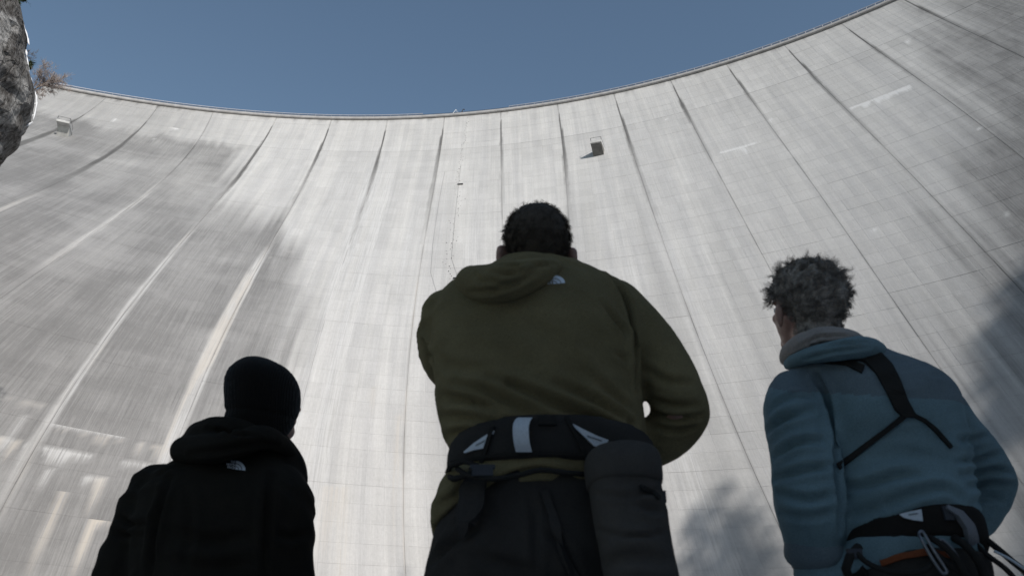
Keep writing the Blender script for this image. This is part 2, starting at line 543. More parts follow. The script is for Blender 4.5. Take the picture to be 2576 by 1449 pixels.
R_, C_ = len(RF), len(CF)
LF = [(r * C_ + c, r * C_ + c + 1, (r + 1) * C_ + c + 1, (r + 1) * C_ + c) for r in range(R_ - 1) for c in range(C_ - 1)]
LF = [f[::-1] for f in LF]


def pix(P):
    cp, sp = math.cos(PITCH), math.sin(PITCH)
    d = P[..., 1] * cp + P[..., 2] * sp
    u = -P[..., 1] * sp + P[..., 2] * cp
    d_ = np.where(d < 1, 1, d)
    return np.stack([1288 + FPIX * P[..., 0] / d_, 724.5 - FPIX * u / d_], -1), d


areas = []
for kb in range(K0, K1):
    for i in range(NL):
        c = dam(np.array([kb, kb + 1, kb + 1, kb, kb + .5]), 0.09 + LIFT * i + np.array([0, 0, 3, 3, 1.5]))
        q, d = pix(c)
        if (d < 5).any():
            continue
        x0, y0 = np.clip(q[:4].min(0), 0, [2576, 1449]); x1, y1 = np.clip(q[:4].max(0), 0, [2576, 1449])
        vis = (x1 - x0) * (y1 - y0) / max(1.0, np.ptp(q[:4, 0]) * np.ptp(q[:4, 1]))
        ar = .5 * abs(sum(q[a, 0] * q[(a + 1) % 4, 1] - q[(a + 1) % 4, 0] * q[a, 1] for a in range(4))) * min(1, vis)
        areas.append((ar, kb, i))
areas.sort(reverse=True)
BIG = set((kb, i) for a, kb, i in areas[:300] if a > 30)

for kb in range(K0, K1):
    V, UV, CC, FF, o = [], [], [], [], 0
    bigs = []
    st = block_stain(kb)
    for i in range(NL):
        P, uv, rgba = lift_arrays(kb, i, st)
        if (kb, i) in BIG:
            bigs.append((i, P, uv, rgba))
            continue
        V.append(P); UV.append(uv); CC.append(rgba)
        FF += [tuple(v + o for v in f) for f in LF]
        o += len(P)
    # crest, upstream face and the core behind the lifts
    ts = np.linspace(0, 153, 18)
    ks = np.linspace(kb, kb + 1, 5)
    for depth in (0.5, None):
        Kc, Tr = np.meshgrid(ks, ts)
        P = dam(Kc, Tr, -0.5) if depth else dam(Kc, Tr, -(7 + Tr * .11))
        d, l, w, sp = stain_at(Kc, Tr)
        n = len(P.reshape(-1, 3))
        V.append(P.reshape(-1, 3)); UV.append(np.stack([Kc * BW, Tr], -1).reshape(-1, 2))
        CC.append(np.stack([d, l, w, d * 0 + .4], -1).reshape(-1, 4))
        fs = [(r * 5 + c, r * 5 + c + 1, (r + 1) * 5 + c + 1, (r + 1) * 5 + c) for r in range(17) for c in range(4)]
        FF += [tuple(v + o for v in f) for f in fs]
        if depth is None:
            FF += [(o + c, o + c + 1, oc + c + 1, oc + c) for c in range(4)]
            FF += [(o + r * 5 + e, o + (r + 1) * 5 + e, oc + (r + 1) * 5 + e, oc + r * 5 + e) for e in (0, 4) for r in range(17)]
        oc = o
        o += n
    me = mesh('monolith', np.concatenate(V), FF, M_CONC, uv=np.concatenate(UV))
    put_col(me, 'stain', np.concatenate(CC))
    mono = link('monolith', me, dam_root)
    mono.matrix_parent_inverse = Matrix.Translation(-Vector(dam_root.location))
    for (i, P, uv, rgba) in bigs:
        me = mesh('concrete_lift', P, LF, M_CONC, uv=uv)
        put_col(me, 'stain', rgba)
        link('concrete_lift', me, mono)

# crest: overhanging parapet and rails
M_PAR = simple_mat('parapet_concrete', (.36, .35, .345), .9, .12, .6)
M_STEEL = simple_mat('galvanised_steel', (.42, .42, .45), .5, .1, 3, metal=.4)
M_DARKSTEEL = simple_mat('dark_steel', (.045, .045, .05), .6, .2, 3)


def dam_strip(name, prof, k0, k1, n, mat):
    """Sweep a profile of (outward, up) pairs along the crest."""
    kk = np.linspace(k0, k1, n)
    V = []
    for k_ in kk:
        b = dam(k_, 0.0); ov = dam_out(k_, 0.0)
        for (a, z) in prof:
            V.append(b + ov * a + np.array([0, 0, z]))
    m = len(prof)
    Fc = [(i * m + j, i * m + (j + 1) % m, (i + 1) * m + (j + 1) % m, (i + 1) * m + j) for i in range(n - 1) for j in range(m)]
    Fc += [tuple(range(m)), tuple((n - 1) * m + j for j in range(m - 1, -1, -1))]
    return mesh(name, V, Fc, mat)


o = link('parapet', dam_strip('parapet', [(-1.5, .02), (.40, .02), (.62, .22), (.62, .82), (.32, .86), (.32, .62), (-1.5, .62)], K0, K1, 220, M_PAR), dam_root)
o.matrix_parent_inverse = Matrix.Translation(-Vector(dam_root.location))
for (a, b) in ((K0, 5.62), (7.15, K1)):
    o = link('guard_rail', dam_strip('guard_rail', [(.34, 1.42), (.50, 1.42), (.50, 1.60), (.34, 1.60)], a, b, 120, M_STEEL), dam_root)
    o.matrix_parent_inverse = Matrix.Translation(-Vector(dam_root.location))
posts = []
for k_ in np.arange(K0 + .05, K1, .15):
    if 5.62 < k_ < 7.15:
        continue
    b = dam(k_, 0.0); ov = dam_out(k_, 0.0)
    posts.append(box_vf(b + ov * .42 + np.array([0, 0, 1.12]), .07, .07, .62))
v, f = join_vf(posts)
o = link('rail_post', mesh('rail_post', v, f, M_STEEL), dam_root, kind='stuff')
o.matrix_parent_inverse = Matrix.Translation(-Vector(dam_root.location))
o = link('lower_rail', dam_strip('lower_rail', [(.38, 1.08), (.46, 1.08), (.46, 1.16), (.38, 1.16)], K0, K1, 160, M_DARKSTEEL), dam_root)
o.matrix_parent_inverse = Matrix.Translation(-Vector(dam_root.location))
# ------------------------------------------------------------------ ground and the wooded hill behind that shades the valley floor
SA = np.array([sun_dir.x, sun_dir.y]); SA = SA / np.linalg.norm(SA)      # towards the sun, level
SB = np.array([-SA[1], SA[0]])                                            # to the right of that


def hill_h(x, y):
    a = x * SA[0] + y * SA[1]
    b = x * SB[0] + y * SB[1]
    h = np.interp(a, [10, 30, 108, 150, 230, 420, 900], [0, 10, 92, 113, 138, 190, 260])
    h = h * (sstep(-170, -60, b) * .75 + .25)
    k = sstep(100, 150, a) * sstep(200, 160, a)
    h = h + k * (24 * np.exp(-((b - 91) / 13) ** 2) + 20 * np.exp(-((b - 52) / 8) ** 2))
    h = h + (fbm(x * .05, y * .05, 201) - .5) * 7 * sstep(15, 60, a)
    return h


def ground_h(x, y):
    return -.62 + .10 * (fbm(x * .8, y * .8, 211) - .5) - .16 * sstep(-.2, -1.1, x) * sstep(4.5, 3, y) * sstep(-.5, 1, y)


k_ = NB('valley_floor')
tc_ = k_.n('ShaderNodeTexCoord').outputs['Object']
k_.color(k_.mix(k_.mapr(k_.noise(tc_, .35, 5), .34, .50), (.20, .19, .17), (.66, .65, .64)))
k_.rough(.95, .2)
k_.bump(k_.noise(tc_, 3, 5), .6, .05)
M_GROUND = k_.m
k_ = NB('wooded_slope')
tc_ = k_.n('ShaderNodeTexCoord').outputs['Object']
k_.color(k_.mix(k_.mapr(k_.noise(tc_, .12, 6), .36, .50), (.07, .066, .052), (.66, .65, .635)))
k_.rough(.95, .2)
M_HILL = k_.m


def grid_mesh(name, xs, ys, hf, mat):
    X, Y = np.meshgrid(xs, ys)
    Z = hf(X, Y)
    n, m = X.shape
    F_ = [(r * m + c, r * m + c + 1, (r + 1) * m + c + 1, (r + 1) * m + c) for r in range(n - 1) for c in range(m - 1)]
    return mesh(name, np.stack([X, Y, Z], -1).reshape(-1, 3), F_, mat, True)


gx = np.concatenate([np.linspace(-2500, -60, 14), np.linspace(-50, -6, 24), np.linspace(-5, 5, 60), np.linspace(6, 50, 24), np.linspace(60, 2500, 14)])
gy = np.concatenate([np.linspace(-2500, -60, 14), np.linspace(-50, -4, 24), np.linspace(-3, 6, 50), np.linspace(7, 60, 24), np.linspace(70, 2500, 14)])
link('ground', grid_mesh('ground', gx, gy, ground_h, M_GROUND), kind='structure')
aa = np.concatenate([np.linspace(8, 100, 30), np.linspace(104, 240, 46), np.linspace(260, 900, 18)])
bb = np.concatenate([np.linspace(-700, -120, 16), np.linspace(-110, 190, 100), np.linspace(210, 900, 16)])
A_, B_ = np.meshgrid(aa, bb)
X_, Y_ = A_ * SA[0] + B_ * SB[0], A_ * SA[1] + B_ * SB[1]
Z_ = hill_h(X_, Y_) - 1.2
n_, m_ = A_.shape
link('hill', mesh('hill', np.stack([X_, Y_, Z_], -1).reshape(-1, 3),
                  [(r * m_ + c, r * m_ + c + 1, (r + 1) * m_ + c + 1, (r + 1) * m_ + c) for r in range(n_ - 1) for c in range(m_ - 1)], M_HILL, True), kind='structure')

# conifers on the hill: their shadows lie low on the dam
M_BARK = simple_mat('bark', (.09, .07, .055), .9, .3, 4)
M_NEEDLE = simple_mat('needles', (.045, .06, .03), .8, .35, 1.5)


def conifer_meshes(h, seed, bare=0.25, n=900, spread=.17):
    r = np.random.default_rng(seed)
    tv, tf = tube_vf([(0, 0, -1), (.1, 0, h * .3), (0, .1, h * .7), (0, 0, h)], [h * .016, h * .013, h * .008, .03], 7)
    zz = bare + (1 - bare) * (1 - np.sqrt(r.random(n)))
    ph = r.random(n) * 2 * np.pi
    lay = np.floor(zz * 13) / 13
    rad = h * spread * np.clip((1 - zz) * 1.15 + .06, .05, .8) * np.sqrt(r.random(n)) * (.75 + .5 * hash2(lay * 13, np.floor(ph * 2), seed))
    P = np.stack([rad * np.cos(ph), rad * np.sin(ph), zz * h - rad * .18], -1)
    V, Fc = [], []
    for i in range(n):
        d = np.array([np.cos(ph[i]), np.sin(ph[i]), r.uniform(-.5, .1)]); d /= np.linalg.norm(d)
        s = np.cross(d, [0, 0, 1]); s /= np.linalg.norm(s)
        L, W = r.uniform(.6, 1.5) * h / 25, r.uniform(.25, .55) * h / 25
        up = np.array([0, 0, r.uniform(-.25, .25)])
        V += [P[i] - s * W * .4, P[i] + d * L * .5 - s * W + up, P[i] + d * L, P[i] + d * L * .5 + s * W - up, P[i] + s * W * .4]
        o = 5 * i
        Fc += [(o, o + 1, o + 2, o + 3), (o, o + 3, o + 4)]
    return mesh('trunk', tv, tf, M_BARK, True), mesh('crown', V, Fc, M_NEEDLE)


def wall_ray(px, py, L):
    k, t = dam_inv(px, py)
    return dam(k, t) + np.array(sun_dir) * (L / math.hypot(sun_dir.x, sun_dir.y))


def dam_inv(px, py):
    K, T = np.meshgrid(np.linspace(-1, 17, 91), np.linspace(0, 148, 75))
    q, _ = pix(dam(K, T))
    d = ((q - np.array([px, py])) ** 2).sum(-1)
    i = np.unravel_index(np.argmin(d), d.shape)
    k, t = float(K[i]), float(T[i])
    for _ in range(14):
        r = pix(dam(k, t))[0] - np.array([px, py])
        jk = (pix(dam(k + 1e-4, t))[0] - pix(dam(k - 1e-4, t))[0]) / 2e-4
        jt = (pix(dam(k, t + 1e-3))[0] - pix(dam(k, t - 1e-3))[0]) / 2e-3
        s = np.linalg.solve(np.array([jk, jt]).T, r)
        k, t = k - float(np.clip(s[0], -.5, .5)), t - float(np.clip(s[1], -5, 5))
    return k, t


con = [conifer_meshes(32, 11, .12, 620, .21), conifer_meshes(40, 12, .70, 560, .17)]
spots = [(1800, 1165, 205, 0), (1868, 1215, 212, 0), (1728, 1265, 200, 0), (1762, 1215, 214, 0), (1905, 1290, 205, 0), (1835, 1270, 198, 0), (1016, 1385, 205, 0), (1052, 1415, 208, 0), (985, 1430, 205, 0),
         (2530, 700, 222, 1), (2585, 640, 225, 1), (2500, 800, 216, 1), (2560, 760, 230, 1), (2640, 620, 232, 1)]
for i, (px, py, L, typ) in enumerate(spots):
    top = wall_ray(px, py, L)
    g = float(hill_h(top[0], top[1])) - 1.2
    h0 = 32 if typ == 0 else 40
    sc = (top[2] - g) / h0
    lab = ('dense dark conifer on the hill behind, its shadow low on the dam between two men' if typ == 0 else
           'tall bare stemmed conifer on the hill behind, shading the right edge of the dam')
    tr = empty('conifer_tree', (float(top[0]), float(top[1]), g), lab, 'tree', 'conifers on the hill behind' if typ == 0 else 'tall conifers further along the hill')
    tr.scale = (min(1, sc * 1.0), min(1, sc * 1.0), sc)
    tr.rotation_euler.z = i * 1.7
    link('trunk', con[typ][0], tr)
    link('crown', con[typ][1], tr)

# ------------------------------------------------------------------ rock spur at the left
k_ = NB('cliff_rock')
tc_ = k_.n('ShaderNodeTexCoord').outputs['Object']
r1 = k_.noise(k_.mapping(tc_, (1, 1, .55), rot=(.5, .3, 0)), .28, 6, .62, .4)
r2 = k_.noise(k_.mapping(tc_, (1, 1, .4), rot=(.2, .5, 0)), 2.4, 8, .78, .5)
r3 = k_.noise(k_.mapping(tc_, (1, 1, .3), rot=(.3, .6, .2)), 6.0, 6, .75)
c_ = k_.mix(k_.mapr(r2, .38, .64), (.055, .049, .044), (.24, .23, .22))
c_ = k_.mix(k_.mapr(r1, .47, .60), c_, k_.mix(k_.mapr(r2, .3, .7), (.20, .195, .187), (.46, .45, .435)))
c_ = k_.mix(k_.mapr(r3, .58, .72), c_, (.03, .025, .022))
vo = k_.n('ShaderNodeTexVoronoi', feature='DISTANCE_TO_EDGE')
k_.t.links.new(k_.mapping(tc_, (1, 1, .45), rot=(.4, .6, .2)), vo.inputs['Vector'])
vo.inputs['Scale'].default_value = .75
vo2 = k_.n('ShaderNodeTexVoronoi', feature='DISTANCE_TO_EDGE')
k_.t.links.new(k_.mapping(tc_, (1, 1, .5), rot=(.9, .2, .5)), vo2.inputs['Vector'])
vo2.inputs['Scale'].default_value = 2.1
ck = k_.math('MULTIPLY', k_.mapr(vo.outputs['Distance'], -.02, .05), k_.mapr(vo2.outputs['Distance'], -.10, .05))
c_ = k_.mix(k_.math('MULTIPLY_ADD', ck, .55, .45), (.022, .019, .017), c_)
k_.color(c_)
k_.rough(.95, .2)
k_.bump(k_.math('ADD', r2, k_.math('MULTIPLY', ck, .6)), 1.0, .3)
M_ROCK = k_.m
M_SNOW = simple_mat('snow', (.80, .81, .83), .7, .04, 2, bump=.3)

RY = 58.0
EDGE = [(28, -40), (30, 0), (36, 17), (45, 35), (51, 56), (60, 85), (68, 113), (62, 127), (62, 140), (66, 162), (69, 180), (74, 195), (77, 210), (81, 225), (87, 242), (87, 258), (83, 280), (77, 302),
        (65, 318), (55, 340), (51, 353), (30, 369), (16, 388), (4, 404), (-60, 425)]
ez = [float(at(x, y, RY)[2]) for x, y in EDGE]
ex = [float(x) for x, y in EDGE]
ez = [95, 80] + ez + [ez[-1] - 4, 24, 12, -2]
ex = [-260, -60] + ex + [-260, -420, -420, -520]
order = np.argsort(ez)
ez_a, ex_a = np.array(ez)[order], np.array(ex)[order]
zz = np.concatenate([np.linspace(-2, 36, 26), np.linspace(36.4, 66, 110), np.linspace(67, 95, 16)])
va = np.array([-.545, .838]); vr = np.array([.838, .545])
V = []
NS = 110
ang = np.concatenate([np.linspace(-2.3, 1.2, 90, endpoint=False), np.linspace(1.2, 2 * np.pi - 2.3, 20, endpoint=False)])
for z in zz:
    px_ = np.interp(z, ez_a, ex_a)
    d_ = RY * math.cos(PITCH) + z * math.sin(PITCH)
    e = np.array([(px_ - 1288) / FPIX * d_, RY])
    W, D = 17.0, 13.0
    if z > 66:
        W += (z - 66) * .2
    c = e - vr * W
    V.append(np.concatenate([c + vr * (W * np.cos(ang))[:, None] + va * (D * np.sin(ang))[:, None], np.full((NS, 1), z)], 1))
V = np.concatenate(V)
dirn = np.stack([np.tile(np.cos(ang), len(zz)), np.tile(np.sin(ang), len(zz))], -1)
out2 = dirn[:, :1] * vr + dirn[:, 1:] * va
dn = (noise3(V, .22, 301) - .5) * 2.4 + (noise3(V, .8, 305) - .5) * 1.3 + (np.abs(noise3(V, 1.9, 309) - .5)) * -1.0 + (noise3(V, 4.5, 313) - .5) * .35
dn = dn * (1 - .78 * np.exp(-(np.tile(ang, len(zz)) / .30) ** 2))
V[:, :2] += out2 * dn[:, None]
V[:, 2] += (noise3(V, .9, 317) - .5) * .5
# bring every course of the rock out to its true edge
qv, dv = pix(V)
for r in range(len(zz)):
    sl = slice(r * NS, (r + 1) * NS)
    i = int(np.argmax(np.where(dv[sl] > 1, qv[sl][:, 0], -1e9)))
    want = float(np.interp(zz[r], ez_a, ex_a)) + 3.0 * (vnoise(np.array([zz[r] * 2.2]), np.array([0.0]), 319)[0] - .5)
    V[sl, :2] += vr * ((want - qv[sl][i, 0]) / FPIX * dv[sl][i] / .9)
Fc = [(r * NS + c, r * NS + (c + 1) % NS, (r + 1) * NS + (c + 1) % NS, (r + 1) * NS + c) for r in range(len(zz) - 1) for c in range(NS)]
Fc += [tuple((len(zz) - 1) * NS + c for c in range(NS))]
cliff = link('rock_cliff', mesh('rock_cliff', V, Fc, M_ROCK), None, 'overhanging grey rock cliff with snow rimmed edge at the left', 'cliff')


def edge_pt(x, y, inn=0.0):
    p = at(x, y, RY)
    p = p - np.array([vr[0], vr[1], 0]) * (inn - .15)
    return p


def snow_strip(pts, rad, seed):
    P = []
    for i in range(len(pts) - 1):
        for f in np.linspace(0, 1, 6, endpoint=False):
            P.append(np.array(pts[i]) * (1 - f) + np.array(pts[i + 1]) * f)
    P.append(np.array(pts[-1]))
    q = [edge_pt(a, b) for a, b in P]
    n = len(q)
    taper = np.minimum(1, np.minimum(np.arange(n) + 1, n - np.arange(n)) / 4)
    r = rad * taper * (.5 + fbm(np.arange(n) * .45, np.zeros(n), seed) * 1.1)
    return tube_vf(q, r, 7)


runs = [([(35, 16), (45, 35), (51, 56), (60, 85), (69, 112)], .13), ([(61, 124), (63, 140)], .11), ([(63, 140), (66, 162), (69, 180)], .06), ([(73, 193), (77, 210), (81, 225), (87, 242), (88, 258), (84, 280), (79, 301)], .055),
        ([(67, 268), (86, 259)], .13), ([(63, 297), (80, 288)], .10), ([(60, 317), (78, 306)], .12)]
v, f = join_vf([snow_strip(p, r, 331 + i) for i, (p, r) in enumerate(runs)])
link('snow', mesh('snow', v, f, M_SNOW, True), cliff)

# growth on the rock
M_TWIG = simple_mat('bare_twigs', (.37, .31, .275), .9, .2, 4)
M_GREYTWIG = simple_mat('grey_twigs', (.17, .14, .115), .9, .2, 4)


def branching(base, direc, length, seed, depth=4, r0=.09, spread=.55, nch=5, up=.1):
    r = np.random.default_rng(seed)
    out = []

    def grow(p, d, L, rad, lev):
        pts = [p]
        dd = d.copy()
        for s in range(4):
            dd = dd + r.normal(0, .10, 3) + np.array([0, 0, up * .2])
            dd /= np.linalg.norm(dd)
            pts.append(pts[-1] + dd * L / 4)
        out.append(tube_vf(pts, np.linspace(rad, rad * .45, 5), 4 if lev else 6, False))
        if lev >= depth:
            return
        for c in range(nch):
            i = r.integers(1, 5)
            nd = dd + r.normal(0, spread, 3)
            nd /= np.linalg.norm(nd)
            grow(pts[i], nd, L * r.uniform(.45, .72), max(rad * .5, .0075), lev + 1)
    grow(np.asarray(base, float), np.asarray(direc, float) / np.linalg.norm(direc), length, r0, 0)
    return join_vf(out)


b0 = edge_pt(73, 207, .2) + np.array([va[0], va[1], 0]) * 2.0
tip = edge_pt(134, 170) + np.array([va[0], va[1], 0]) * 2.0
larch = empty('larch_tree', tuple(b0), 'leafless russet larch leaning out from the rock edge above the dam', 'tree')
inv_l = Matrix.Translation(-Vector(b0))
tv, tf = tube_vf([b0 - (tip - b0) * .12, b0, b0 + (tip - b0) * .35 + np.array([0, 0, .05]), b0 + (tip - b0) * .75 + np.array([0, 0, .12])], [.09, .085, .06, .03], 7)
o = link('trunk', mesh('trunk', tv, tf, M_GREYTWIG, True), larch); o.matrix_parent_inverse = inv_l
tw = [branching(b0 + (tip - b0) * q, (tip - b0) / np.linalg.norm(tip - b0) * .75 + dd, ln * .78, 400 + i, 4, .035, .55, 5, .3)
      for i, (q, dd, ln) in enumerate([(.15, np.array([.1, 0, .5]), 2.2), (.25, np.array([.1, .2, -.35]), 1.9), (.35, np.array([0, -.2, .45]), 2.1), (.45, np.array([.2, .1, .1]), 2.2),
                                       (.5, np.array([.2, -.2, -.3]), 1.7), (.55, np.array([0, 0, .55]), 1.7), (.2, np.array([0, .3, .8]), 1.8), (.1, np.array([.2, 0, -.75]), 1.2), (.6, np.array([.3, 0, .2]), 1.6), (.3, np.array([.2, .2, .9]), 1.8)])]
v, f = join_vf(tw)
o = link('crown', mesh('crown', v, f, M_TWIG), larch); o.matrix_parent_inverse = inv_l
b1 = edge_pt(62, 130, .3) + np.array([va[0], va[1], 0]) * .8
v, f = join_vf([branching(b1, d, .8, 430 + i, 3, .025, .6, 4, .1) for i, d in enumerate([np.array([.8, .3, .2]), np.array([.9, .2, -.3]), np.array([.6, .3, .7]), np.array([1, .2, 0])])])
link('bare_shrub', mesh('bare_shrub', v, f, M_GREYTWIG), None, 'thin leafless grey shrub on the rock edge above the russet larch', 'shrub')


def needle_clump(c, rx, rz, n, seed):
    r = np.random.default_rng(seed)
    V, Fc = [], []
    for i in range(n):
        d = r.normal(0, 1, 3); d /= np.linalg.norm(d)
        p = np.asarray(c) + d * np.array([rx, rx, rz]) * r.random() ** .5 * (.6 + .6 * hash2(np.array([d[0] * 3 // 1]), np.array([d[2] * 3 // 1]), seed)[0])
        a = r.normal(0, 1, 3); a /= np.linalg.norm(a)
        s = np.cross(a, d); s /= np.linalg.norm(s) + 1e-9
        L, W = r.uniform(.14, .34), r.uniform(.02, .05)
        o = len(V)
        V += [p - s * W, p + a * L, p + s * W]
        Fc.append((o, o + 1, o + 2))
    return np.array(V), Fc


c1 = at(34, 36, RY) - np.array([va[0], va[1], 0]) * 2.2
v, f = join_vf([needle_clump(c1 + np.array([dx, 0, dz]), .42, .42, 420, 440 + i) for i, (dx, dz) in enumerate([(0, 0), (-.35, .45), (.3, -.4), (.05, .35)])])
link('juniper_bush', mesh('juniper_bush', v, f, M_NEEDLE), None, 'dark evergreen bush clinging to the rock face near its top', 'bush')
c2 = edge_pt(71, 156, .05) + np.array([va[0], va[1], 0]) * .5
v, f = join_vf([needle_clump(c2 + np.array([dx, 0, dz]), .28, .3, 260, 450 + i) for i, (dx, dz) in enumerate([(0, 0), (.1, .25), (.05, -.25)])])
link('juniper_bush', mesh('juniper_bush', v, f, M_NEEDLE), None, 'small dark evergreen bush on the rock edge just above the larch', 'bush')
c3 = edge_pt(42, -4, .1)
v, f = join_vf([branching(c3, np.array([1, .3, -.1]), .9, 460, 2, .03, .5, 4, 0)] + [needle_clump(c3 + np.array([.3 + dx, .15, dz]), .3, .1, 220, 461 + i) for i, (dx, dz) in enumerate([(0, 0), (.3, -.02)])])
link('pine_sapling', mesh('pine_sapling', v, f, M_NEEDLE), None, 'pine sprig jutting over the rock edge at the very top', 'tree')

# ------------------------------------------------------------------ fittings on the dam
M_CORB = simple_mat('platform_concrete', (.47, .465, .45), .9, .14, .8)


def platform(kc, t, label, so=2.5, su=1.6, mat=None):
    b = dam(kc, t); ov = dam_out(kc, t); s = dam_side(kc, t); z = np.array([0, 0, 1.0])
    root = empty('inspection_platform', tuple(b), label, 'platform', 'inspection platforms on the dam')
    inv = Matrix.Translation(-Vector(b))

    def P(a, u, w):
        return b + ov * a + z * u + s * w

    def prism(poly, w0, w1):
        m = len(poly)
        V = [P(a, u, w0) for a, u in poly] + [P(a, u, w1) for a, u in poly]
        return V, [tuple(range(m - 1, -1, -1)), tuple(range(m, 2 * m))] + [(i, (i + 1) % m, m + (i + 1) % m, m + i) for i in range(m)]
    hw = 1.42
    v, f = prism([(-.15, -.12), (0, 0), (so, su), (so, 2.02), (-1.9, 2.02)], -hw + .08, hw - .08)
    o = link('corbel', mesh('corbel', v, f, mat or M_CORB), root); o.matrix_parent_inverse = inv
    v, f = prism([(3.05, 2.02), (3.05, 2.62), (-2.0, 2.62), (-2.0, 2.02)], -hw, hw)
    o = link('deck_slab', mesh('deck_slab', v, f, M_CORB), root); o.matrix_parent_inverse = inv
    rails = []
    for w in (-hw + .06, hw - .06):
        rails.append(tube_vf([P(2.9, 3.62, w), P(-1.0, 3.62, w)], .035, 5))
    rails.append(tube_vf([P(2.9, 3.62, -hw + .06), P(2.9, 3.62, hw - .06)], .045, 5))
    v, f = join_vf(rails)
    o = link('handrail', mesh('handrail', v, f, M_DARKSTEEL), root); o.matrix_parent_inverse = inv
    for (a, w) in ((2.9, -hw + .06), (2.9, hw - .06), (-.9, -hw + .06), (-.9, hw - .06)):
        v, f = tube_vf([P(a, 2.6, w), P(a, 3.66, w)], .04, 5)
        o = link('post', mesh('post', v, f, M_DARKSTEEL), root); o.matrix_parent_inverse = inv
    return root


platform(8.515, 30.55, 'small concrete platform high on the dam with its shadow beside it', mat=simple_mat('shaded_concrete', (.17, .165, .155), .95, .2, .8))  # darker corbel colour paints in the shade under the deck
pl2 = platform(*dam_inv(157, 343), 'small concrete platform near the rock cliff at the left end of the dam', 1.75, 1.95)

ROUTE = [(1179, 294), (1172, 330), (1165, 366), (1160, 397), (1156, 422), (1153, 446), (1150, 466), (1150, 490), (1155, 514), (1152, 539), (1142, 553), (1145, 595), (1134, 606), (1132, 617), (1128, 632),
         (1126, 645), (1127, 661), (1131, 671), (1130, 688), (1138, 702), (1149, 708), (1149, 716)]
route = empty('climbing_route', tuple(dam(6.4, 60)), 'line of bolted climbing holds running up the middle of the dam', 'climbing route')
inv_r = Matrix.Translation(-Vector(route.location))
M_HOLD = simple_mat('climbing_hold', (.05, .045, .045), .7, .2, 3)
kt = [dam_inv(*p) for p in ROUTE]
kk = np.array([a for a, b in kt]); tt_ = np.array([b for a, b in kt])
tpos = np.arange(1.5, tt_[-1], .78)
r = np.random.default_rng(5)
hm = None
for i, t in enumerate(tpos):
    k = float(np.interp(t, np.sort(tt_), kk[np.argsort(tt_)])) + r.normal(0, .018 + .018 * (t > 35))
    t = float(t + r.normal(0, .25))
    p = dam(k, t)
    if hm is None:
        bm = bmesh.new()
        bmesh.ops.create_icosphere(bm, subdivisions=1, radius=.12)
        hm = bpy.data.meshes.new('hold'); bm.to_mesh(hm); bm.free()
        hm.materials.append(M_HOLD)
    o = link('hold', hm, route)
    o.matrix_parent_inverse = inv_r
    o.location = tuple(p + dam_out(k, t) * .05)
    sc = r.uniform(.55, 1.0) * (1.05 if t > 60 else .8)
    o.scale = (sc * r.uniform(.8, 1.4), sc, sc)


def ledge(x0, x1, y, label):
    a = dam(*dam_inv(x0, y)); c = dam(*dam_inv(x1, y))
    m = (a + c) / 2; s = (c - a); w = np.linalg.norm(s); s[2] = 0; s /= np.linalg.norm(s)
    ov = np.array([s[1], -s[0], 0]); z = np.array([0, 0, 1.0])
    R = np.stack([s, ov, z], 1)
    v, f = join_vf([box_vf(m + ov * .16, w, .5, .10, R), box_vf(m + ov * .06 - s * w * .35 - z * .12, .06, .4, .14, R), box_vf(m + ov * .06 + s * w * .35 - z * .12, .06, .4, .14, R)])
    link('belay_ledge', mesh('belay_ledge', v, f, M_DARKSTEEL), None, label, 'ledge', 'belay ledges on the climbing route')


ledge(1151.5, 1165, 464.5, 'narrow dark metal ledge, the upper of two on the climbing route')
ledge(1140, 1153, 700.5, 'narrow dark metal ledge, the lower of two beside the green hood')


def cable(pts, rad, label):
    q = []
    for i in range(len(pts) - 1):
        for f in np.linspace(0, 1, 5, endpoint=False):
            a = np.array(pts[i]) * (1 - f) + np.array(pts[i + 1]) * f
            k, t = dam_inv(*a); q.append(dam(k, t) + dam_out(k, t) * .12)
    k, t = dam_inv(*pts[-1]); q.append(dam(k, t) + dam_out(k, t) * .12)
    v, f = tube_vf(q, rad, 5)
    link('steel_cable', mesh('steel_cable', v, f, M_CABLE), None, label, 'cable', 'cables hanging on the dam face')


M_CABLE = simple_mat('cable_steel', (.27, .27, .265), .6, .1, 2)
cable([(1120, 432), (1115, 453), (1105, 506), (1096, 565), (1092, 594), (1089, 617), (1084, 686), (1103, 751), (1112, 780)], .022, 'thin cable on the dam kinking beside a joint, left of the holds')
cable([(1160, 415), (1157, 437), (1147, 528), (1140, 603), (1136, 650), (1149, 689), (1157, 711), (1170, 745)], .022, 'thin cable on the dam running down beside the climbing holds')

# things on the crest
k, t = dam_inv(1147, 293)
M_WHITE = simple_mat('pale_paint', (.72, .73, .75), .5, .05, 3)
b = dam(k, 0); ov = dam_out(k, 0); s = dam_side(k, 0); z = np.array([0, 0, 1.0])
fr = [tube_vf([b + ov * .55 - s * .85 + z * .75, b + ov * .35 + z * 2.35], .075, 6), tube_vf([b + ov * .5 + s * .85 + z * .8, b + ov * .35 + z * 2.35], .04, 6),
      tube_vf([b - ov * .9 + z * .62, b + ov * .35 + z * 2.35], .05, 6)]
v, f = join_vf(fr)
link('tripod', mesh('tripod', v, f, M_WHITE), None, 'pale metal tripod standing on the dam crest above the climbing holds', 'tripod')
k, t = dam_inv(1162.5, 292)
b = dam(k, 0) + dam_out(k, 0) * .35; s = dam_side(k, 0)
arc = [b + z * .85, b + z * 1.35 + s * .02, b + z * 1.9 + s * .16, b + z * 2.2 + s * .42, b + z * 2.1 + s * .68, b + z * 1.8 + s * .74]
v, f = join_vf([tube_vf(arc, [.2, .13, .13, .14, .14, .1], 7), box_vf(b + z * 1.0, .5, .4, .35)])
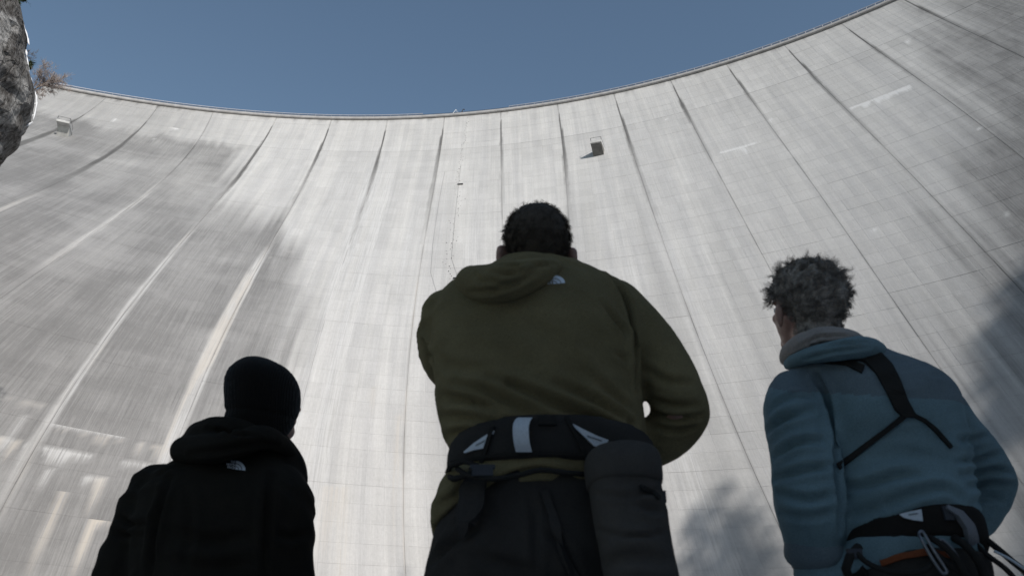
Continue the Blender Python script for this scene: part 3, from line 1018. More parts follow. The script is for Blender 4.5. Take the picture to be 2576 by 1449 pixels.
link('crest_winch', mesh('crest_winch', v, f, M_DARKSTEEL, False), None, 'dark hooked winch on the dam crest, right of the pale tripod', 'winch')
# ------------------------------------------------------------------ figure tools
from mathutils.bvhtree import BVHTree


def nrm(v):
    v = np.asarray(v, float)
    return v / (np.linalg.norm(v) + 1e-12)


def loft(rings, n=30):
    """rings: (centre, U, V, exponent) -> closed skin."""
    V = []
    a = np.arange(n) * 2 * np.pi / n
    for c, U, W, e in rings:
        ca, sa = np.cos(a), np.sin(a)
        x = np.sign(ca) * np.abs(ca) ** (2 / e); y = np.sign(sa) * np.abs(sa) ** (2 / e)
        V.append(np.asarray(c) + x[:, None] * np.asarray(U) + y[:, None] * np.asarray(W))
    m = len(rings)
    Fc = [(i * n + j, i * n + (j + 1) % n, (i + 1) * n + (j + 1) % n, (i + 1) * n + j) for i in range(m - 1) for j in range(n)]
    Fc += [tuple(range(n - 1, -1, -1)), tuple((m - 1) * n + j for j in range(n))]
    return np.concatenate(V), Fc


def spline(pts, m=4):
    """Catmull-Rom resampling of rows (any width)."""
    p = np.asarray(pts, float)
    if len(p) < 3:
        return np.array([p[0] + (p[-1] - p[0]) * f for f in np.linspace(0, 1, m + 1)])
    q = np.concatenate([[2 * p[0] - p[1]], p, [2 * p[-1] - p[-2]]])
    out = []
    for i in range(1, len(q) - 2):
        for f in np.linspace(0, 1, m, endpoint=False):
            a, b, c, d = q[i - 1], q[i], q[i + 1], q[i + 2]
            out.append(.5 * (2 * b + (c - a) * f + (2 * a - 5 * b + 4 * c - d) * f * f + (3 * b - a - 3 * c + d) * f ** 3))
    out.append(p[-1])
    return np.array(out)


def limb(rows, n=16, m=4):
    """rows: (point, radius) -> smooth tapered tube with rounded ends."""
    r = spline([list(p) + [q] for p, q in rows], m)
    P, R = r[:, :3], r[:, 3]
    d0, d1 = nrm(P[0] - P[1]), nrm(P[-1] - P[-2])
    P = np.concatenate([[P[0] + d0 * R[0] * .85, P[0] + d0 * R[0] * .5], P, [P[-1] + d1 * R[-1] * .5, P[-1] + d1 * R[-1] * .85]])
    R = np.concatenate([[R[0] * .35, R[0] * .85], R, [R[-1] * .85, R[-1] * .35]])
    return tube_vf(P, R, n)


def blob(c, r, R=None, n=18):
    """Ellipsoid; R's columns are its axes."""
    th = np.linspace(0, np.pi, n // 2 + 1)
    R = np.eye(3) if R is None else np.asarray(R, float)
    rings = [(np.asarray(c) + R[:, 2] * r[2] * math.cos(t), R[:, 0] * r[0] * max(math.sin(t), .03), R[:, 1] * r[1] * max(math.sin(t), .03), 2) for t in th]
    return loft(rings, n)


def torso(rows, Y, n=34):
    """rows: (py, left px, right px, half depth, dy, back raise, right raise, exponent)."""
    rr = spline([list(r) for r in rows], 3)
    rings = []
    for py, L, Rr, ry, dy, tb, tx, e in rr:
        a, b = at(L, py, Y + dy), at(Rr, py, Y + dy)
        c = (a + b) / 2
        h = np.linalg.norm(b - a) / 2
        rings.append((c, np.array([h, 0, h * tx]), np.array([0, ry, -tb]), e))
    return loft(rings, n)


def voxel(parts, size, smooth=4, lam=.5):
    v, f = join_vf(parts)
    me = mesh('tmp', v, f)
    ob = bpy.data.objects.new('tmp', me)
    COL.objects.link(ob)
    md = ob.modifiers.new('r', 'REMESH')
    md.mode = 'VOXEL'; md.voxel_size = size; md.adaptivity = 0
    bpy.context.view_layer.update()
    ev = ob.evaluated_get(bpy.context.evaluated_depsgraph_get()).to_mesh()
    V = np.empty(len(ev.vertices) * 3, dtype=np.float32); ev.vertices.foreach_get('co', V)
    V = V.reshape(-1, 3).astype(float)
    Q = np.empty(len(ev.loops), dtype=np.int32); ev.loops.foreach_get('vertex_index', Q)
    Q = Q.reshape(-1, 4)
    bpy.data.objects.remove(ob); bpy.data.meshes.remove(me)
    return relax(V, Q, smooth, lam), Q


def relax(V, Q, it, lam=.5):
    E = np.concatenate([Q[:, [0, 1]], Q[:, [1, 2]], Q[:, [2, 3]], Q[:, [3, 0]]])
    E = np.unique(np.sort(E, 1), axis=0)
    cnt = np.bincount(E.ravel(), minlength=len(V))[:, None]
    for _ in range(it):
        S = np.zeros_like(V)
        for k in range(3):
            S[:, k] = np.bincount(E[:, 0], V[E[:, 1], k], len(V)) + np.bincount(E[:, 1], V[E[:, 0], k], len(V))
        V = V + lam * (S / np.maximum(cnt, 1) - V)
    return V


def normals(V, Q):
    n = np.cross(V[Q[:, 2]] - V[Q[:, 0]], V[Q[:, 3]] - V[Q[:, 1]])
    N = np.zeros_like(V)
    for j in range(4):
        for k in range(3):
            N[:, k] += np.bincount(Q[:, j], n[:, k], len(V))
    return N / (np.linalg.norm(N, axis=1)[:, None] + 1e-12)


def bvh_of(V, Q):
    return BVHTree.FromPolygons([tuple(v) for v in V.tolist()], [tuple(int(i) for i in q) for q in Q], all_triangles=False)


def pdir(px, py):
    return Vector(at(px, py, 1.0)).normalized()


def hit(b, px, py):
    h = b.ray_cast(Vector((0, 0, 0)), pdir(px, py))
    return (None, None) if h[0] is None else (np.array(h[0]), np.array(h[1]))


def crease(V, N, b, path, w, depth, ridge=.55, side=0):
    depth *= 1.35
    w *= .78
    pts = [hit(b, *p)[0] for p in spline(path, 4)]
    pts = [p for p in pts if p is not None]
    if len(pts) < 2:
        return V
    P = np.array(pts)
    lo, hi = P.min(0) - 4 * w, P.max(0) + 4 * w
    idx = np.where(((V > lo) & (V < hi)).all(1))[0]
    X = V[idx]
    best = np.full(len(idx), 9.0); tpar = np.zeros(len(idx))
    for i in range(len(P) - 1):
        ab = P[i + 1] - P[i]
        s = np.clip(((X - P[i]) @ ab) / (ab @ ab + 1e-12), 0, 1)
        d = np.linalg.norm(X - P[i] - s[:, None] * ab, axis=1)
        m = d < best
        best[m] = d[m]; tpar[m] = (i + s[m]) / (len(P) - 1)
    env = np.sin(np.clip(tpar, .04, .96) * np.pi) ** .5
    dis = (-np.exp(-(best / w) ** 2) + ridge * np.exp(-((best - 1.9 * w) / w) ** 2)) * depth * env
    V = V.copy()
    V[idx] += N[idx] * dis[:, None]
    return V


def garment(name, V, Q, mat, parent, inv, label=None):
    me = mesh(name, V, Q.tolist() if hasattr(Q, 'tolist') else Q, mat, True)
    o = link(name, me, parent, label)
    o.matrix_parent_inverse = inv
    return o


def ridges(V, N, amp, sc, seed, rot=0.0):
    """Soft drapery: ridged noise stretched across the body."""
    c, s = math.cos(rot), math.sin(rot)
    x = V[:, 0] * c + V[:, 2] * s
    z = -V[:, 0] * s + V[:, 2] * c
    wv = (fbm(x * 5, V[:, 1] * 5 + z * 4, seed, 3) - .5) * .9
    r = 1 - np.abs(2 * fbm(x * sc[0] + wv, z * sc[1] + V[:, 1] * sc[2] + wv, seed + 3, 2) - 1)
    m = sstep(.35, .65, fbm(x * 4.5, z * 4.5 + V[:, 1] * 3, seed + 7, 2))
    return V + N * (amp * m * (r ** 3 - .45))[:, None]


def locks(guides_root, guides_dir, guides_len, per, spread, rad, seed, curl=0.0, freq=1.0, seg=6, droop=.2):
    """Hair in locks: strands of one lock share a bend and draw together at the tip."""
    r = np.random.default_rng(seed)
    V, Fc = [], []
    for g in range(len(guides_root)):
        d = nrm(guides_dir[g]); L = guides_len[g] / seg
        a = nrm(np.cross(d, r.normal(0, 1, 3))); b = np.cross(d, a)
        ph, fr, am = r.random() * 6.28, freq * r.uniform(.7, 1.3), curl * r.uniform(.5, 1.3)
        p = guides_root[g].copy(); pts = [p]
        for s_ in range(seg):
            t = ph + fr * (s_ + 1)
            p = p + nrm(d + am * (s_ + 1) / seg * (math.cos(t) * a + math.sin(t) * b) + np.array([0, 0, -droop * (s_ + 1) / seg])) * L
            pts.append(p)
        pts = np.array(pts)
        for _ in range(per):
            of = (r.normal(0, 1, 2) * spread) @ np.stack([a, b])
            k_ = r.uniform(.75, 1.08)
            jit = r.normal(0, .0012, (seg + 1, 3))
            fr_ = np.linspace(0, 1, seg + 1)[:, None]
            q = pts[0] + (pts - pts[0]) * k_ + of * (1 - .72 * fr_) + jit * fr_
            o_ = len(V)
            for s_ in range(seg + 1):
                w = rad * (1 - .8 * s_ / seg)
                V += [q[s_] + a * w, q[s_] - a * w * .5 + b * w * .87, q[s_] - a * w * .5 - b * w * .87]
            for s_ in range(seg):
                for j in range(3):
                    Fc.append((o_ + s_ * 3 + j, o_ + s_ * 3 + (j + 1) % 3, o_ + s_ * 3 + 3 + (j + 1) % 3, o_ + s_ * 3 + 3 + j))
    return V, Fc


def patch(b, up, lo, n=18, m=5, off=.004, thick=.004, edge=True):
    """A strip of webbing or print lying on a surface between two pixel polylines; returns a closed thin solid."""
    U, L = np.array(resample(up, n)), np.array(resample(lo, n))
    G = []
    last = None
    for j in range(m):
        f = j / (m - 1)
        for i in range(n):
            q = U[i] * (1 - f) + L[i] * f
            p, nn = hit(b, *q)
            if p is None:
                d = np.array(pdir(*q))
                p = d * (np.linalg.norm(last) if last is not None else 2.0)
                nn = -d
            last = p
            G.append(np.concatenate([p, nn]))
    G = np.array(G)
    P, Nn = G[:, :3], G[:, 3:]
    vd = P / np.linalg.norm(P, axis=1)[:, None]
    flip = np.sign(-(Nn * vd).sum(1))[:, None]
    Nn = Nn * np.where(flip == 0, 1, flip)
    # even the lie of the strip
    P = P.reshape(m, n, 3); Nn = Nn.reshape(m, n, 3)
    for _ in range(2):
        Nn[:, 1:-1] = (Nn[:, :-2] + Nn[:, 1:-1] * 2 + Nn[:, 2:]) / 4
    Nn = Nn / np.linalg.norm(Nn, axis=2)[..., None]
    P, Nn = P.reshape(-1, 3), Nn.reshape(-1, 3)
    top = P + Nn * (off + thick); bot = P + Nn * (off - .012)
    V = np.concatenate([top, bot])
    o = m * n
    Fc = []
    for r in range(m - 1):
        for c in range(n - 1):
            q = (r * n + c, r * n + c + 1, (r + 1) * n + c + 1, (r + 1) * n + c)
            Fc.append(q); Fc.append(tuple(i + o for i in q[::-1]))
    bd = [c for c in range(n)] + [r * n + n - 1 for r in range(1, m)] + [(m - 1) * n + c for c in range(n - 2, -1, -1)] + [r * n for r in range(m - 2, 0, -1)]
    for i in range(len(bd)):
        a, c = bd[i], bd[(i + 1) % len(bd)]
        Fc.append((a, a + o, c + o, c))
    return V, Fc


def resample(pts, n):
    p = np.asarray(pts, float)
    s = np.concatenate([[0], np.cumsum(np.linalg.norm(np.diff(p, axis=0), axis=1))])
    t = np.linspace(0, s[-1], n)
    return np.stack([np.interp(t, s, p[:, k]) for k in range(2)], 1)


def frame(yaw, pitch, roll=0.0):
    """Columns: right, forward, up of a head turned right by yaw and raised by pitch."""
    f = np.array([math.sin(yaw) * math.cos(pitch), math.cos(yaw) * math.cos(pitch), math.sin(pitch)])
    r = nrm(np.cross(f, [0, 0, 1]))
    u = np.cross(r, f)
    c, s = math.cos(roll), math.sin(roll)
    return np.stack([r * c + u * s, f, -r * s + u * c], 1)


def head_parts(C, R, s=1.0, ears=True):
    """C: centre of the skull."""
    def g(x, y, z):
        return C + R @ (np.array([x, y, z]) * s)
    P = [blob(g(0, -.008, .022), np.array([.076, .094, .088]) * s, R),
         blob(g(0, .03, -.02), np.array([.066, .062, .085]) * s, R),
         blob(g(0, .058, -.088), np.array([.036, .032, .028]) * s, R),          # chin
         blob(g(0, .028, -.075), np.array([.054, .05, .036]) * s, R),           # jaw
         blob(g(0, .083, .028), np.array([.05, .016, .014]) * s, R),            # brow
         blob(g(0, .092, -.008), np.array([.011, .014, .03]) * s, R),           # nose bridge
         blob(g(0, .106, -.026), np.array([.016, .016, .013]) * s, R),          # nose tip
         blob(g(-.038, .07, -.018), np.array([.02, .017, .016]) * s, R), blob(g(.038, .07, -.018), np.array([.02, .017, .016]) * s, R),
         blob(g(0, .089, -.056), np.array([.024, .010, .007]) * s, R), blob(g(0, .087, -.066), np.array([.021, .010, .007]) * s, R)]
    for e in ((-1, 1) if ears else ()):
        Re = R @ np.array([[math.cos(.55 * e), -math.sin(.55 * e), 0], [math.sin(.55 * e), math.cos(.55 * e), 0], [0, 0, 1.0]])
        c = g(.089 * e, -.006, -.018)
        P.append(blob(c, np.array([.0085, .021, .035]) * s, Re))
        P.append(blob(c + Re @ np.array([.006 * e, -.008, .004]), np.array([.0095, .011, .031]) * s, Re))
        P.append(blob(c + Re @ np.array([0, .004, -.026]), np.array([.0075, .010, .011]) * s, Re))
    return P


def hand_parts(w, d, pn, e=1, curl=.5):
    """w wrist, d along the hand, pn palm normal; e = +1 / -1 puts the thumb on either side."""
    d, pn = nrm(d), nrm(pn)
    s = nrm(np.cross(d, pn)) * e
    P = [loft([(w, s * .024, pn * .017, 2.4), (w + d * .03, s * .034, pn * .016, 2.6), (w + d * .075, s * .043, pn * .013, 2.8), (w + d * .095, s * .042, pn * .010, 2.6)], 16)]
    for q, L in ((-.036, .060), (-.012, .078), (.012, .086), (.036, .078)):
        b = w + d * .088 + s * q
        k1 = b + d * L * .42 + pn * L * .12 * curl
        k2 = k1 + nrm(d * (1 - curl * .6) + pn * curl) * L * .33
        k3 = k2 + nrm(d * (1 - curl) + pn * (curl + .3)) * L * .25
        P.append(limb([(b - d * .02, .0088), (k1, .0084), (k2, .0078), (k3, .0066)], 10, 3))
    b = w + d * .028 + s * .028
    t1 = b + nrm(d * .7 + s * .7 + pn * .2) * .038
    t2 = t1 + nrm(d * .95 + s * .25 + pn * .2) * .032
    P.append(limb([(b, .012), (t1, .0105), (t2, .008)], 10, 3))
    return P


def strands(roots, dirs, lens, rad, seed, wave=0.0, droop=0.0, freq=1.0, seg=4):
    r = np.random.default_rng(seed)
    V, Fc = [], []
    n = len(roots)
    for i in range(n):
        d = dirs[i].copy(); p = roots[i].copy()
        L = lens[i] / seg
        a = nrm(np.cross(d, r.normal(0, 1, 3))); b = np.cross(d, a)
        ph = r.random() * 6.28; fr = freq * r.uniform(.7, 1.3); amp = wave * r.uniform(.5, 1.4)
        o = len(V)
        pts = [p]
        for s in range(seg):
            t = ph + fr * (s + 1)
            dd = nrm(d + amp * (math.cos(t) * a + math.sin(t) * b) + np.array([0, 0, -droop * (s + 1) / seg]))
            p = p + dd * L
            pts.append(p)
        for s, q in enumerate(pts):
            w = rad * (1 - .75 * s / seg)
            V += [q + a * w, q - a * w * .5 + b * w * .87, q - a * w * .5 - b * w * .87]
        for s in range(seg):
            for j in range(3):
                Fc.append((o + s * 3 + j, o + s * 3 + (j + 1) % 3, o + s * 3 + 3 + (j + 1) % 3, o + s * 3 + 3 + j))
    return V, Fc


def scalp(bv, C, R, n, seed, front=.38, side=.02, nape=-.62, off=0.0):
    """Random points on the hair-bearing part of the head with their outward normals; direction elevation limits in radians."""
    r = np.random.default_rng(seed)
    P, D = [], []
    while len(P) < n:
        d = nrm(r.normal(0, 1, 3))
        az = math.atan2(abs(d[0]), d[1])         # 0 front, pi back
        el = math.asin(d[2])
        lim = np.interp(az, [0, .9, 1.45, 1.75, 2.2, math.pi], [front, front - .08, side + .1, side - .22, nape, nape])
        if el < lim:
            continue
        w = R @ d
        h = bv.ray_cast(Vector(C + w * .3), Vector(-w))
        if h[0] is None:
            continue
        P.append(np.array(h[0]) + w * off); D.append(d)
    return np.array(P), np.array(D)


def cap_mesh(bv, C, R, thick, seed, front=.38, side=.02, nape=-.62, nu=72, nv=30, namp=.3):
    """A closed cap over the hair-bearing part of the head; thick(d) gives its depth."""
    V, Fc = [], []
    for j in range(nv + 1):
        for i in range(nu):
            az = i * 2 * math.pi / nu
            a_ = abs((az + math.pi) % (2 * math.pi) - math.pi)
            lim = np.interp(a_, [0, .9, 1.45, 1.75, 2.2, math.pi], [front, front - .08, side + .1, side - .22, nape, nape])
            el = math.pi / 2 - (math.pi / 2 - lim) * (j / nv)
            if j == 0:
                el = math.pi / 2 - .001
            d = np.array([math.sin(az) * math.cos(el), math.cos(az) * math.cos(el), math.sin(el)])
            w = R @ d
            h = bv.ray_cast(Vector(C + w * .3), Vector(-w))
            p = np.array(h[0]) if h[0] is not None else C + w * .09
            e = thick(d) * (1 if j < nv else .15)
            e *= 1 + namp * (vnoise(np.array([az * 9 + seed]), np.array([el * 9]), seed)[0] - .5) + namp * (vnoise(np.array([az * 22]), np.array([el * 20 + seed]), seed + 3)[0] - .5)
            V.append(p + w * e)
    for j in range(nv):
        for i in range(nu):
            Fc.append((j * nu + i, j * nu + (i + 1) % nu, (j + 1) * nu + (i + 1) % nu, (j + 1) * nu + i))
    Fc.append(tuple(range(nu)))
    return np.array(V), Fc


def cloth_mat(name, col, var=.12, weave=900.0, bump=.25, rough=.95, sheen=.3, big=6.0, col2=None, split=None):
    k = NB(name)
    tc = k.n('ShaderNodeTexCoord').outputs['Object']
    a = k.noise(tc, big, 4, .6)
    fine = k.noise(tc, weave * .8, 2, .7)
    lo = tuple(c * (1 - var) for c in col); hi = tuple(c * (1 + var) for c in col)
    c = k.mix(k.mapr(a, .3, .7), lo, hi)
    c = k.mix(k.mapr(fine, .25, .75), k.mix(.28, c, (0, 0, 0)), k.mix(1.0, c, (1.28, 1.28, 1.28), 'MULTIPLY'))
    k.color(c)
    k.rough(rough, .06)
    k.b.inputs['Sheen Weight'].default_value = sheen
    k.b.inputs['Sheen Roughness'].default_value = .5
    k.b.inputs['Sheen Tint'].default_value = col + (1,)
    k.bump(k.math('ADD', fine, k.math('MULTIPLY', k.noise(tc, 60, 3), 1.5)), bump, .0012)
    return k.m


k_ = NB('skin')
tc_ = k_.n('ShaderNodeTexCoord').outputs['Object']
k_.color(k_.mix(k_.mapr(k_.noise(tc_, 30, 4), .35, .65), (.36, .20, .15), (.46, .28, .21)))
k_.rough(.55, .4)
k_.b.inputs['Subsurface Weight'].default_value = .08
k_.b.inputs['Subsurface Radius'].default_value = (.01, .004, .002)
M_SKIN = k_.m
M_PRINTG = simple_mat('grey_print', (.20, .21, .22), .7, .03, 30)
M_EYE = simple_mat('eye_white', (.7, .68, .65), .3, .03, 10, .5)
M_BOOT = simple_mat('boot_leather', (.03, .027, .024), .7, .2, 12)
M_PRINT = simple_mat('pale_print', (.72, .75, .78), .7, .03, 30)
M_WEB_B = cloth_mat('black_webbing', (.028, .025, .022), .1, 1200, .3, .9, .05)
M_WEB_W = cloth_mat('pale_webbing', (.60, .61, .62), .05, 1200, .3, .9, .1)
M_ALU = simple_mat('carabiner_metal', (.20, .20, .21), .4, .1, 20, .5, .8)


def person(loc, label):
    return empty('person', loc, label, 'person')


def lower_body(hx, hy, hz, gz, yaw=0.0, stance=.13, r_hip=.15):
    """Legs and feet below the hips: tubes for the body, trouser tubes and boots."""
    body, trou, boots = [], [], []
    for e in (-1, 1):
        hip = np.array([hx + e * .095, hy, hz - .06])
        ank = np.array([hx + e * stance * 1.15, hy + .02, gz + .09])
        kn = (hip + ank) / 2 + np.array([e * .01, .035, .03])
        body.append(limb([(hip, .085), (kn + (hip - kn) * .5, .075), (kn, .055), (kn + (ank - kn) * .35, .055), (ank, .036)], 14))
        toe = ank + np.array([e * .05, .17, -.05])
        body.append(limb([(ank + np.array([0, -.03, -.05]), .034), (toe, .026)], 10))
        trou.append(limb([(hip + np.array([0, 0, .02]), .105), (kn + (hip - kn) * .5, .095), (kn, .078), (kn + (ank - kn) * .4, .074), (ank + np.array([0, 0, .03]), .062)], 18))
        boots.append([limb([(ank + np.array([0, -.025, .07]), .056), (ank + np.array([0, -.02, -.02]), .055)], 14),
                      limb([(ank + np.array([0, -.045, -.045]), .044), (ank + np.array([e * .025, .08, -.045]), .044), (toe + np.array([0, 0, 0.0]), .04)], 14)])
    return body, trou, boots


def make_boots(boots, root, inv):
    for bp in boots:
        V, Q = voxel(bp, .012, 3)
        garment('boot', V, Q, M_BOOT, root, inv)


def logo(b, corners, root, inv):
    """Pale quarter-dome mark with three short lines of lettering, laid on a jacket; corners: pixel positions of lower left, lower right, upper left."""
    o, x, y = [np.array(c, float) for c in corners]
    x, y = x - o, y - o

    def P(u, v):
        return o + x * u + y * v

    def lay(poly, offs):
        out = []
        for q in poly:
            p, n = hit(b, *q)
            if p is None:
                return None
            if n @ p > 0:
                n = -n
            out.append(p + n * offs)
        return out
    V, Fc = [], []

    def fan(pu):
        q = lay([P(*a) for a in pu], .0016)
        if q is None:
            return
        o_ = len(V)
        V.extend(q); Fc.append(tuple(range(o_, o_ + len(q))))

    def arc(r0, r1):
        th = np.linspace(0, math.pi / 2, 9)
        for i in range(8):
            a, c = th[i], th[i + 1]
            fan([(.46 + .54 * r0 * math.sin(a), r0 * math.cos(a)), (.46 + .54 * r1 * math.sin(a), r1 * math.cos(a)), (.46 + .54 * r1 * math.sin(c), r1 * math.cos(c)), (.46 + .54 * r0 * math.sin(c), r0 * math.cos(c))])
    arc(0.02, .30); arc(.36, .62); arc(.68, 1.0)
    # lettering
    for row, (word, u0, v0) in enumerate((('THE', .16, .68), ('NORTH', -.04, .36), ('FACE', .02, .04))):
        cu = bpy.data.curves.new('t', 'FONT'); cu.body = word; cu.size = 1.0; cu.resolution_u = 2; cu.offset = .028
        ob = bpy.data.objects.new('t', cu); COL.objects.link(ob)
        bpy.context.view_layer.update()
        tm = ob.evaluated_get(bpy.context.evaluated_depsgraph_get()).to_mesh()
        tv = np.array([v.co[:] for v in tm.vertices])
        tf = [tuple(p.vertices) for p in tm.polygons]
        bpy.data.objects.remove(ob)
        u1 = .43
        tv[:, 0] = u0 + (tv[:, 0] - tv[:, 0].min()) / np.ptp(tv[:, 0]) * (u1 - u0)
        tv[:, 1] = v0 + (tv[:, 1] - tv[:, 1].min()) / np.ptp(tv[:, 1]) * .27
        q = lay([P(a, c) for a, c in tv[:, :2]], .0016)
        if q is not None:
            o_ = len(V); V.extend(q); Fc.extend([tuple(i + o_ for i in f) for f in tf])
    if V:
        ob = link('logo_print', mesh('logo_print', V, Fc, M_PRINT), root)
        ob.matrix_parent_inverse = inv
# ================================================================== the man in the middle (olive hooded fleece)
VOX = .008
YM = 1.72
gM = float(ground_h(.06, YM))
mid = person((.06, YM, gM), 'tall dark haired man in olive hooded fleece, seen from behind in the middle')
invM = Matrix.Translation(-Vector(mid.location))
CM = at(1349, 634, YM + .01)
RM = frame(math.radians(-9), math.radians(22), math.radians(3))
hipM = at(1370, 1300, YM)
lb, lt, lbo = lower_body(hipM[0], hipM[1] + .01, hipM[2], gM)
wr_r = at(1520, 1150, YM + .19); wr_l = at(1370, 1000, YM + .24)
body = head_parts(CM, RM, 1.0) + lb
body += [limb([(CM + RM @ np.array([0, -.03, -.05]), .062), (at(1352, 690, YM - .01), .060), (at(1352, 760, YM), .075)], 16),
         torso([(1330, 1150, 1590, .11, 0, 0, 0, 2.2), (1150, 1160, 1590, .10, 0, 0, 0, 2.2), (950, 1130, 1570, .115, 0, 0, 0, 2.3), (800, 1150, 1540, .11, 0, 0, 0, 2.3), (735, 1220, 1480, .08, 0, 0, 0, 2)], YM),
         limb([(at(1545, 780, YM), .055), (at(1668, 930, YM), .046), (at(1706, 1042, YM), .040), (at(1610, 1110, YM + .12), .034), (wr_r, .026)], 14),
         limb([(at(1140, 790, YM + .01), .055), (at(1105, 890, YM + .10), .045), (at(1150, 960, YM + .2), .038), (wr_l, .026)], 14)]
body += hand_parts(wr_r, at(1440, 1165, YM + .21) - wr_r, np.array([0, -1, .1]), -1, .5)
body += hand_parts(wr_l, at(1470, 960, YM + .22) - wr_l, np.array([0, -1, .1]), 1, .4)
V, Q = voxel(body, .0062, 2)
bodyM = garment('body', V, Q, M_SKIN, mid, invM)
bvM = bvh_of(V, Q)
for e in (-1, 1):
    v, f = blob(CM + RM @ np.array([.031 * e, .081, .006]), (.012, .012, .012), None, 12)
    o = link('eye', mesh('eye', v, f, M_EYE, True), mid); o.matrix_parent_inverse = invM

M_OLIVE = cloth_mat('olive_fleece', (.178, .142, .074), .12, 700, .5, .95, .15)
jk = [torso([(1338, 1086, 1640, .150, 0, .100, .03, 2.2), (1285, 1086, 1645, .160, 0, .070, .02, 2.2), (1225, 1112, 1640, .150, 0, .035, 0, 2.3), (1170, 1136, 1632, .138, 0, .012, 0, 2.3), (1100, 1118, 1626, .142, 0, .01, 0, 2.4),
             (1020, 1098, 1614, .150, 0, 0, 0, 2.5), (920, 1088, 1598, .158, -.01, 0, 0, 2.5), (840, 1086, 1585, .155, -.012, 0, 0, 2.5), (785, 1092, 1570, .142, -.012, 0, 0, 2.5), (745, 1118, 1562, .122, -.01, 0, 0, 2.6),
             (715, 1160, 1545, .100, -.008, 0, 0, 2.5), (690, 1215, 1500, .085, -.005, 0, 0, 2.3), (668, 1262, 1440, .070, 0, 0, 0, 2)], YM),
      limb([(at(1545, 768, YM - .01), .070), (at(1612, 850, YM - .015), .072), (at(1668, 930, YM - .01), .069), (at(1704, 1005, YM), .067), (at(1712, 1045, YM + .02), .064), (at(1672, 1095, YM + .05), .060), (at(1600, 1135, YM + .12), .052), (at(1545, 1150, YM + .17), .042)], 20),
      limb([(at(1135, 790, YM), .070), (at(1118, 840, YM + .03), .066), (at(1112, 880, YM + .08), .058), (at(1130, 930, YM + .15), .055), (at(1230, 980, YM + .21), .05), (wr_l, .04)], 20)]
V, Q = voxel(jk, VOX, 6)
bv = bvh_of(V, Q); N = normals(V, Q)
for path, w, d in (
        ([(1538, 695), (1568, 750), (1582, 820), (1590, 900), (1602, 985)], .011, .020), ([(1515, 760), (1548, 805), (1575, 850), (1588, 900)], .010, .010), ([(1545, 880), (1575, 905), (1592, 940)], .008, .008),
        ([(1600, 800), (1590, 850), (1592, 900)], .009, .010),
        ([(1092, 994), (1177, 1007), (1261, 1030)], .013, .013), ([(1150, 965), (1242, 994), (1339, 1036)], .013, .015), ([(1281, 970), (1404, 1020), (1502, 1056), (1590, 1105)], .013, .016),
        ([(1400, 965), (1502, 1012), (1583, 1062)], .012, .012), ([(1110, 1050), (1180, 1048), (1260, 1062)], .012, .010), ([(1230, 950), (1330, 985), (1440, 1035)], .012, .010), ([(1120, 1100), (1160, 1085), (1230, 1070)], .010, .010),
        ([(1470, 930), (1540, 990), (1600, 1040)], .012, .008), ([(1095, 900), (1150, 925), (1230, 930)], .016, .006), ([(1640, 1005), (1690, 1018), (1755, 1020)], .009, .011), ([(1630, 1035), (1690, 1052), (1765, 1045)], .009, .010),
        ([(1640, 1070), (1700, 1082), (1745, 1072)], .009, .009), ([(1625, 930), (1680, 960), (1740, 965)], .012, .007), ([(1110, 1270), (1150, 1240), (1170, 1200)], .010, .010), ([(1095, 1340), (1140, 1290), (1180, 1215)], .012, .010),
        ([(1225, 1240), (1280, 1200), (1360, 1185), (1440, 1200)], .010, .012), ([(1065, 860), (1085, 885), (1092, 930)], .010, .014), ([(1600, 1060), (1560, 1090), (1500, 1100)], .012, .010)):
    V = crease(V, N, bv, path, w, d)
V = ridges(V, N, .008, (5, 13, 6), 611, .45)
V = ridges(V, N, .006, (9, 24, 9), 621, -.3)
V += N * ((noise3(V, 9, 501) - .5) * .012 + (noise3(V, 30, 505) - .5) * .003)[:, None]
V = relax(V, Q, 1, .4)
garment('fleece', V, Q, M_OLIVE, mid, invM)
bvJ = bvh_of(V, Q)
# hood and collar
hd = [limb([(at(1196, 702, YM - .02), .036), (at(1190, 714, YM - .10), .046), (at(1245, 716, YM - .165), .049), (at(1310, 700, YM - .17), .045), (at(1372, 680, YM - .135), .030), (at(1414, 672, YM - .05), .014)], 18),
      limb([(at(1262, 690, YM - .03), .040), (at(1280, 690, YM - .09), .042), (at(1340, 672, YM - .10), .034), (at(1400, 662, YM - .06), .022)], 16),
      limb([(at(1272, 664, YM + .03), .018), (at(1285, 658, YM - .05), .022), (at(1345, 655, YM - .085), .022), (at(1395, 662, YM - .055), .016), (at(1420, 672, YM - .01), .012)], 14),
      blob(at(1225, 712, YM - .06), (.055, .05, .032))]
V, Q = voxel(hd, .007, 5)
bv = bvh_of(V, Q); N = normals(V, Q)
for path, w, d in (([(1180, 735), (1250, 728), (1320, 700), (1375, 668)], .008, .008), ([(1240, 685), (1300, 690), (1360, 668)], .007, .010), ([(1262, 668), (1320, 670), (1400, 664)], .006, .009), ([(1210, 705), (1255, 712), (1300, 716)], .008, .007),
                   ([(1195, 690), (1215, 715), (1260, 745)], .008, .005)):
    V = crease(V, N, bv, path, w, d)
V += N * ((noise3(V, 16, 511) - .5) * .012)[:, None]
V = relax(V, Q, 1, .4)
garment('hood', V, Q, M_OLIVE, mid, invM)

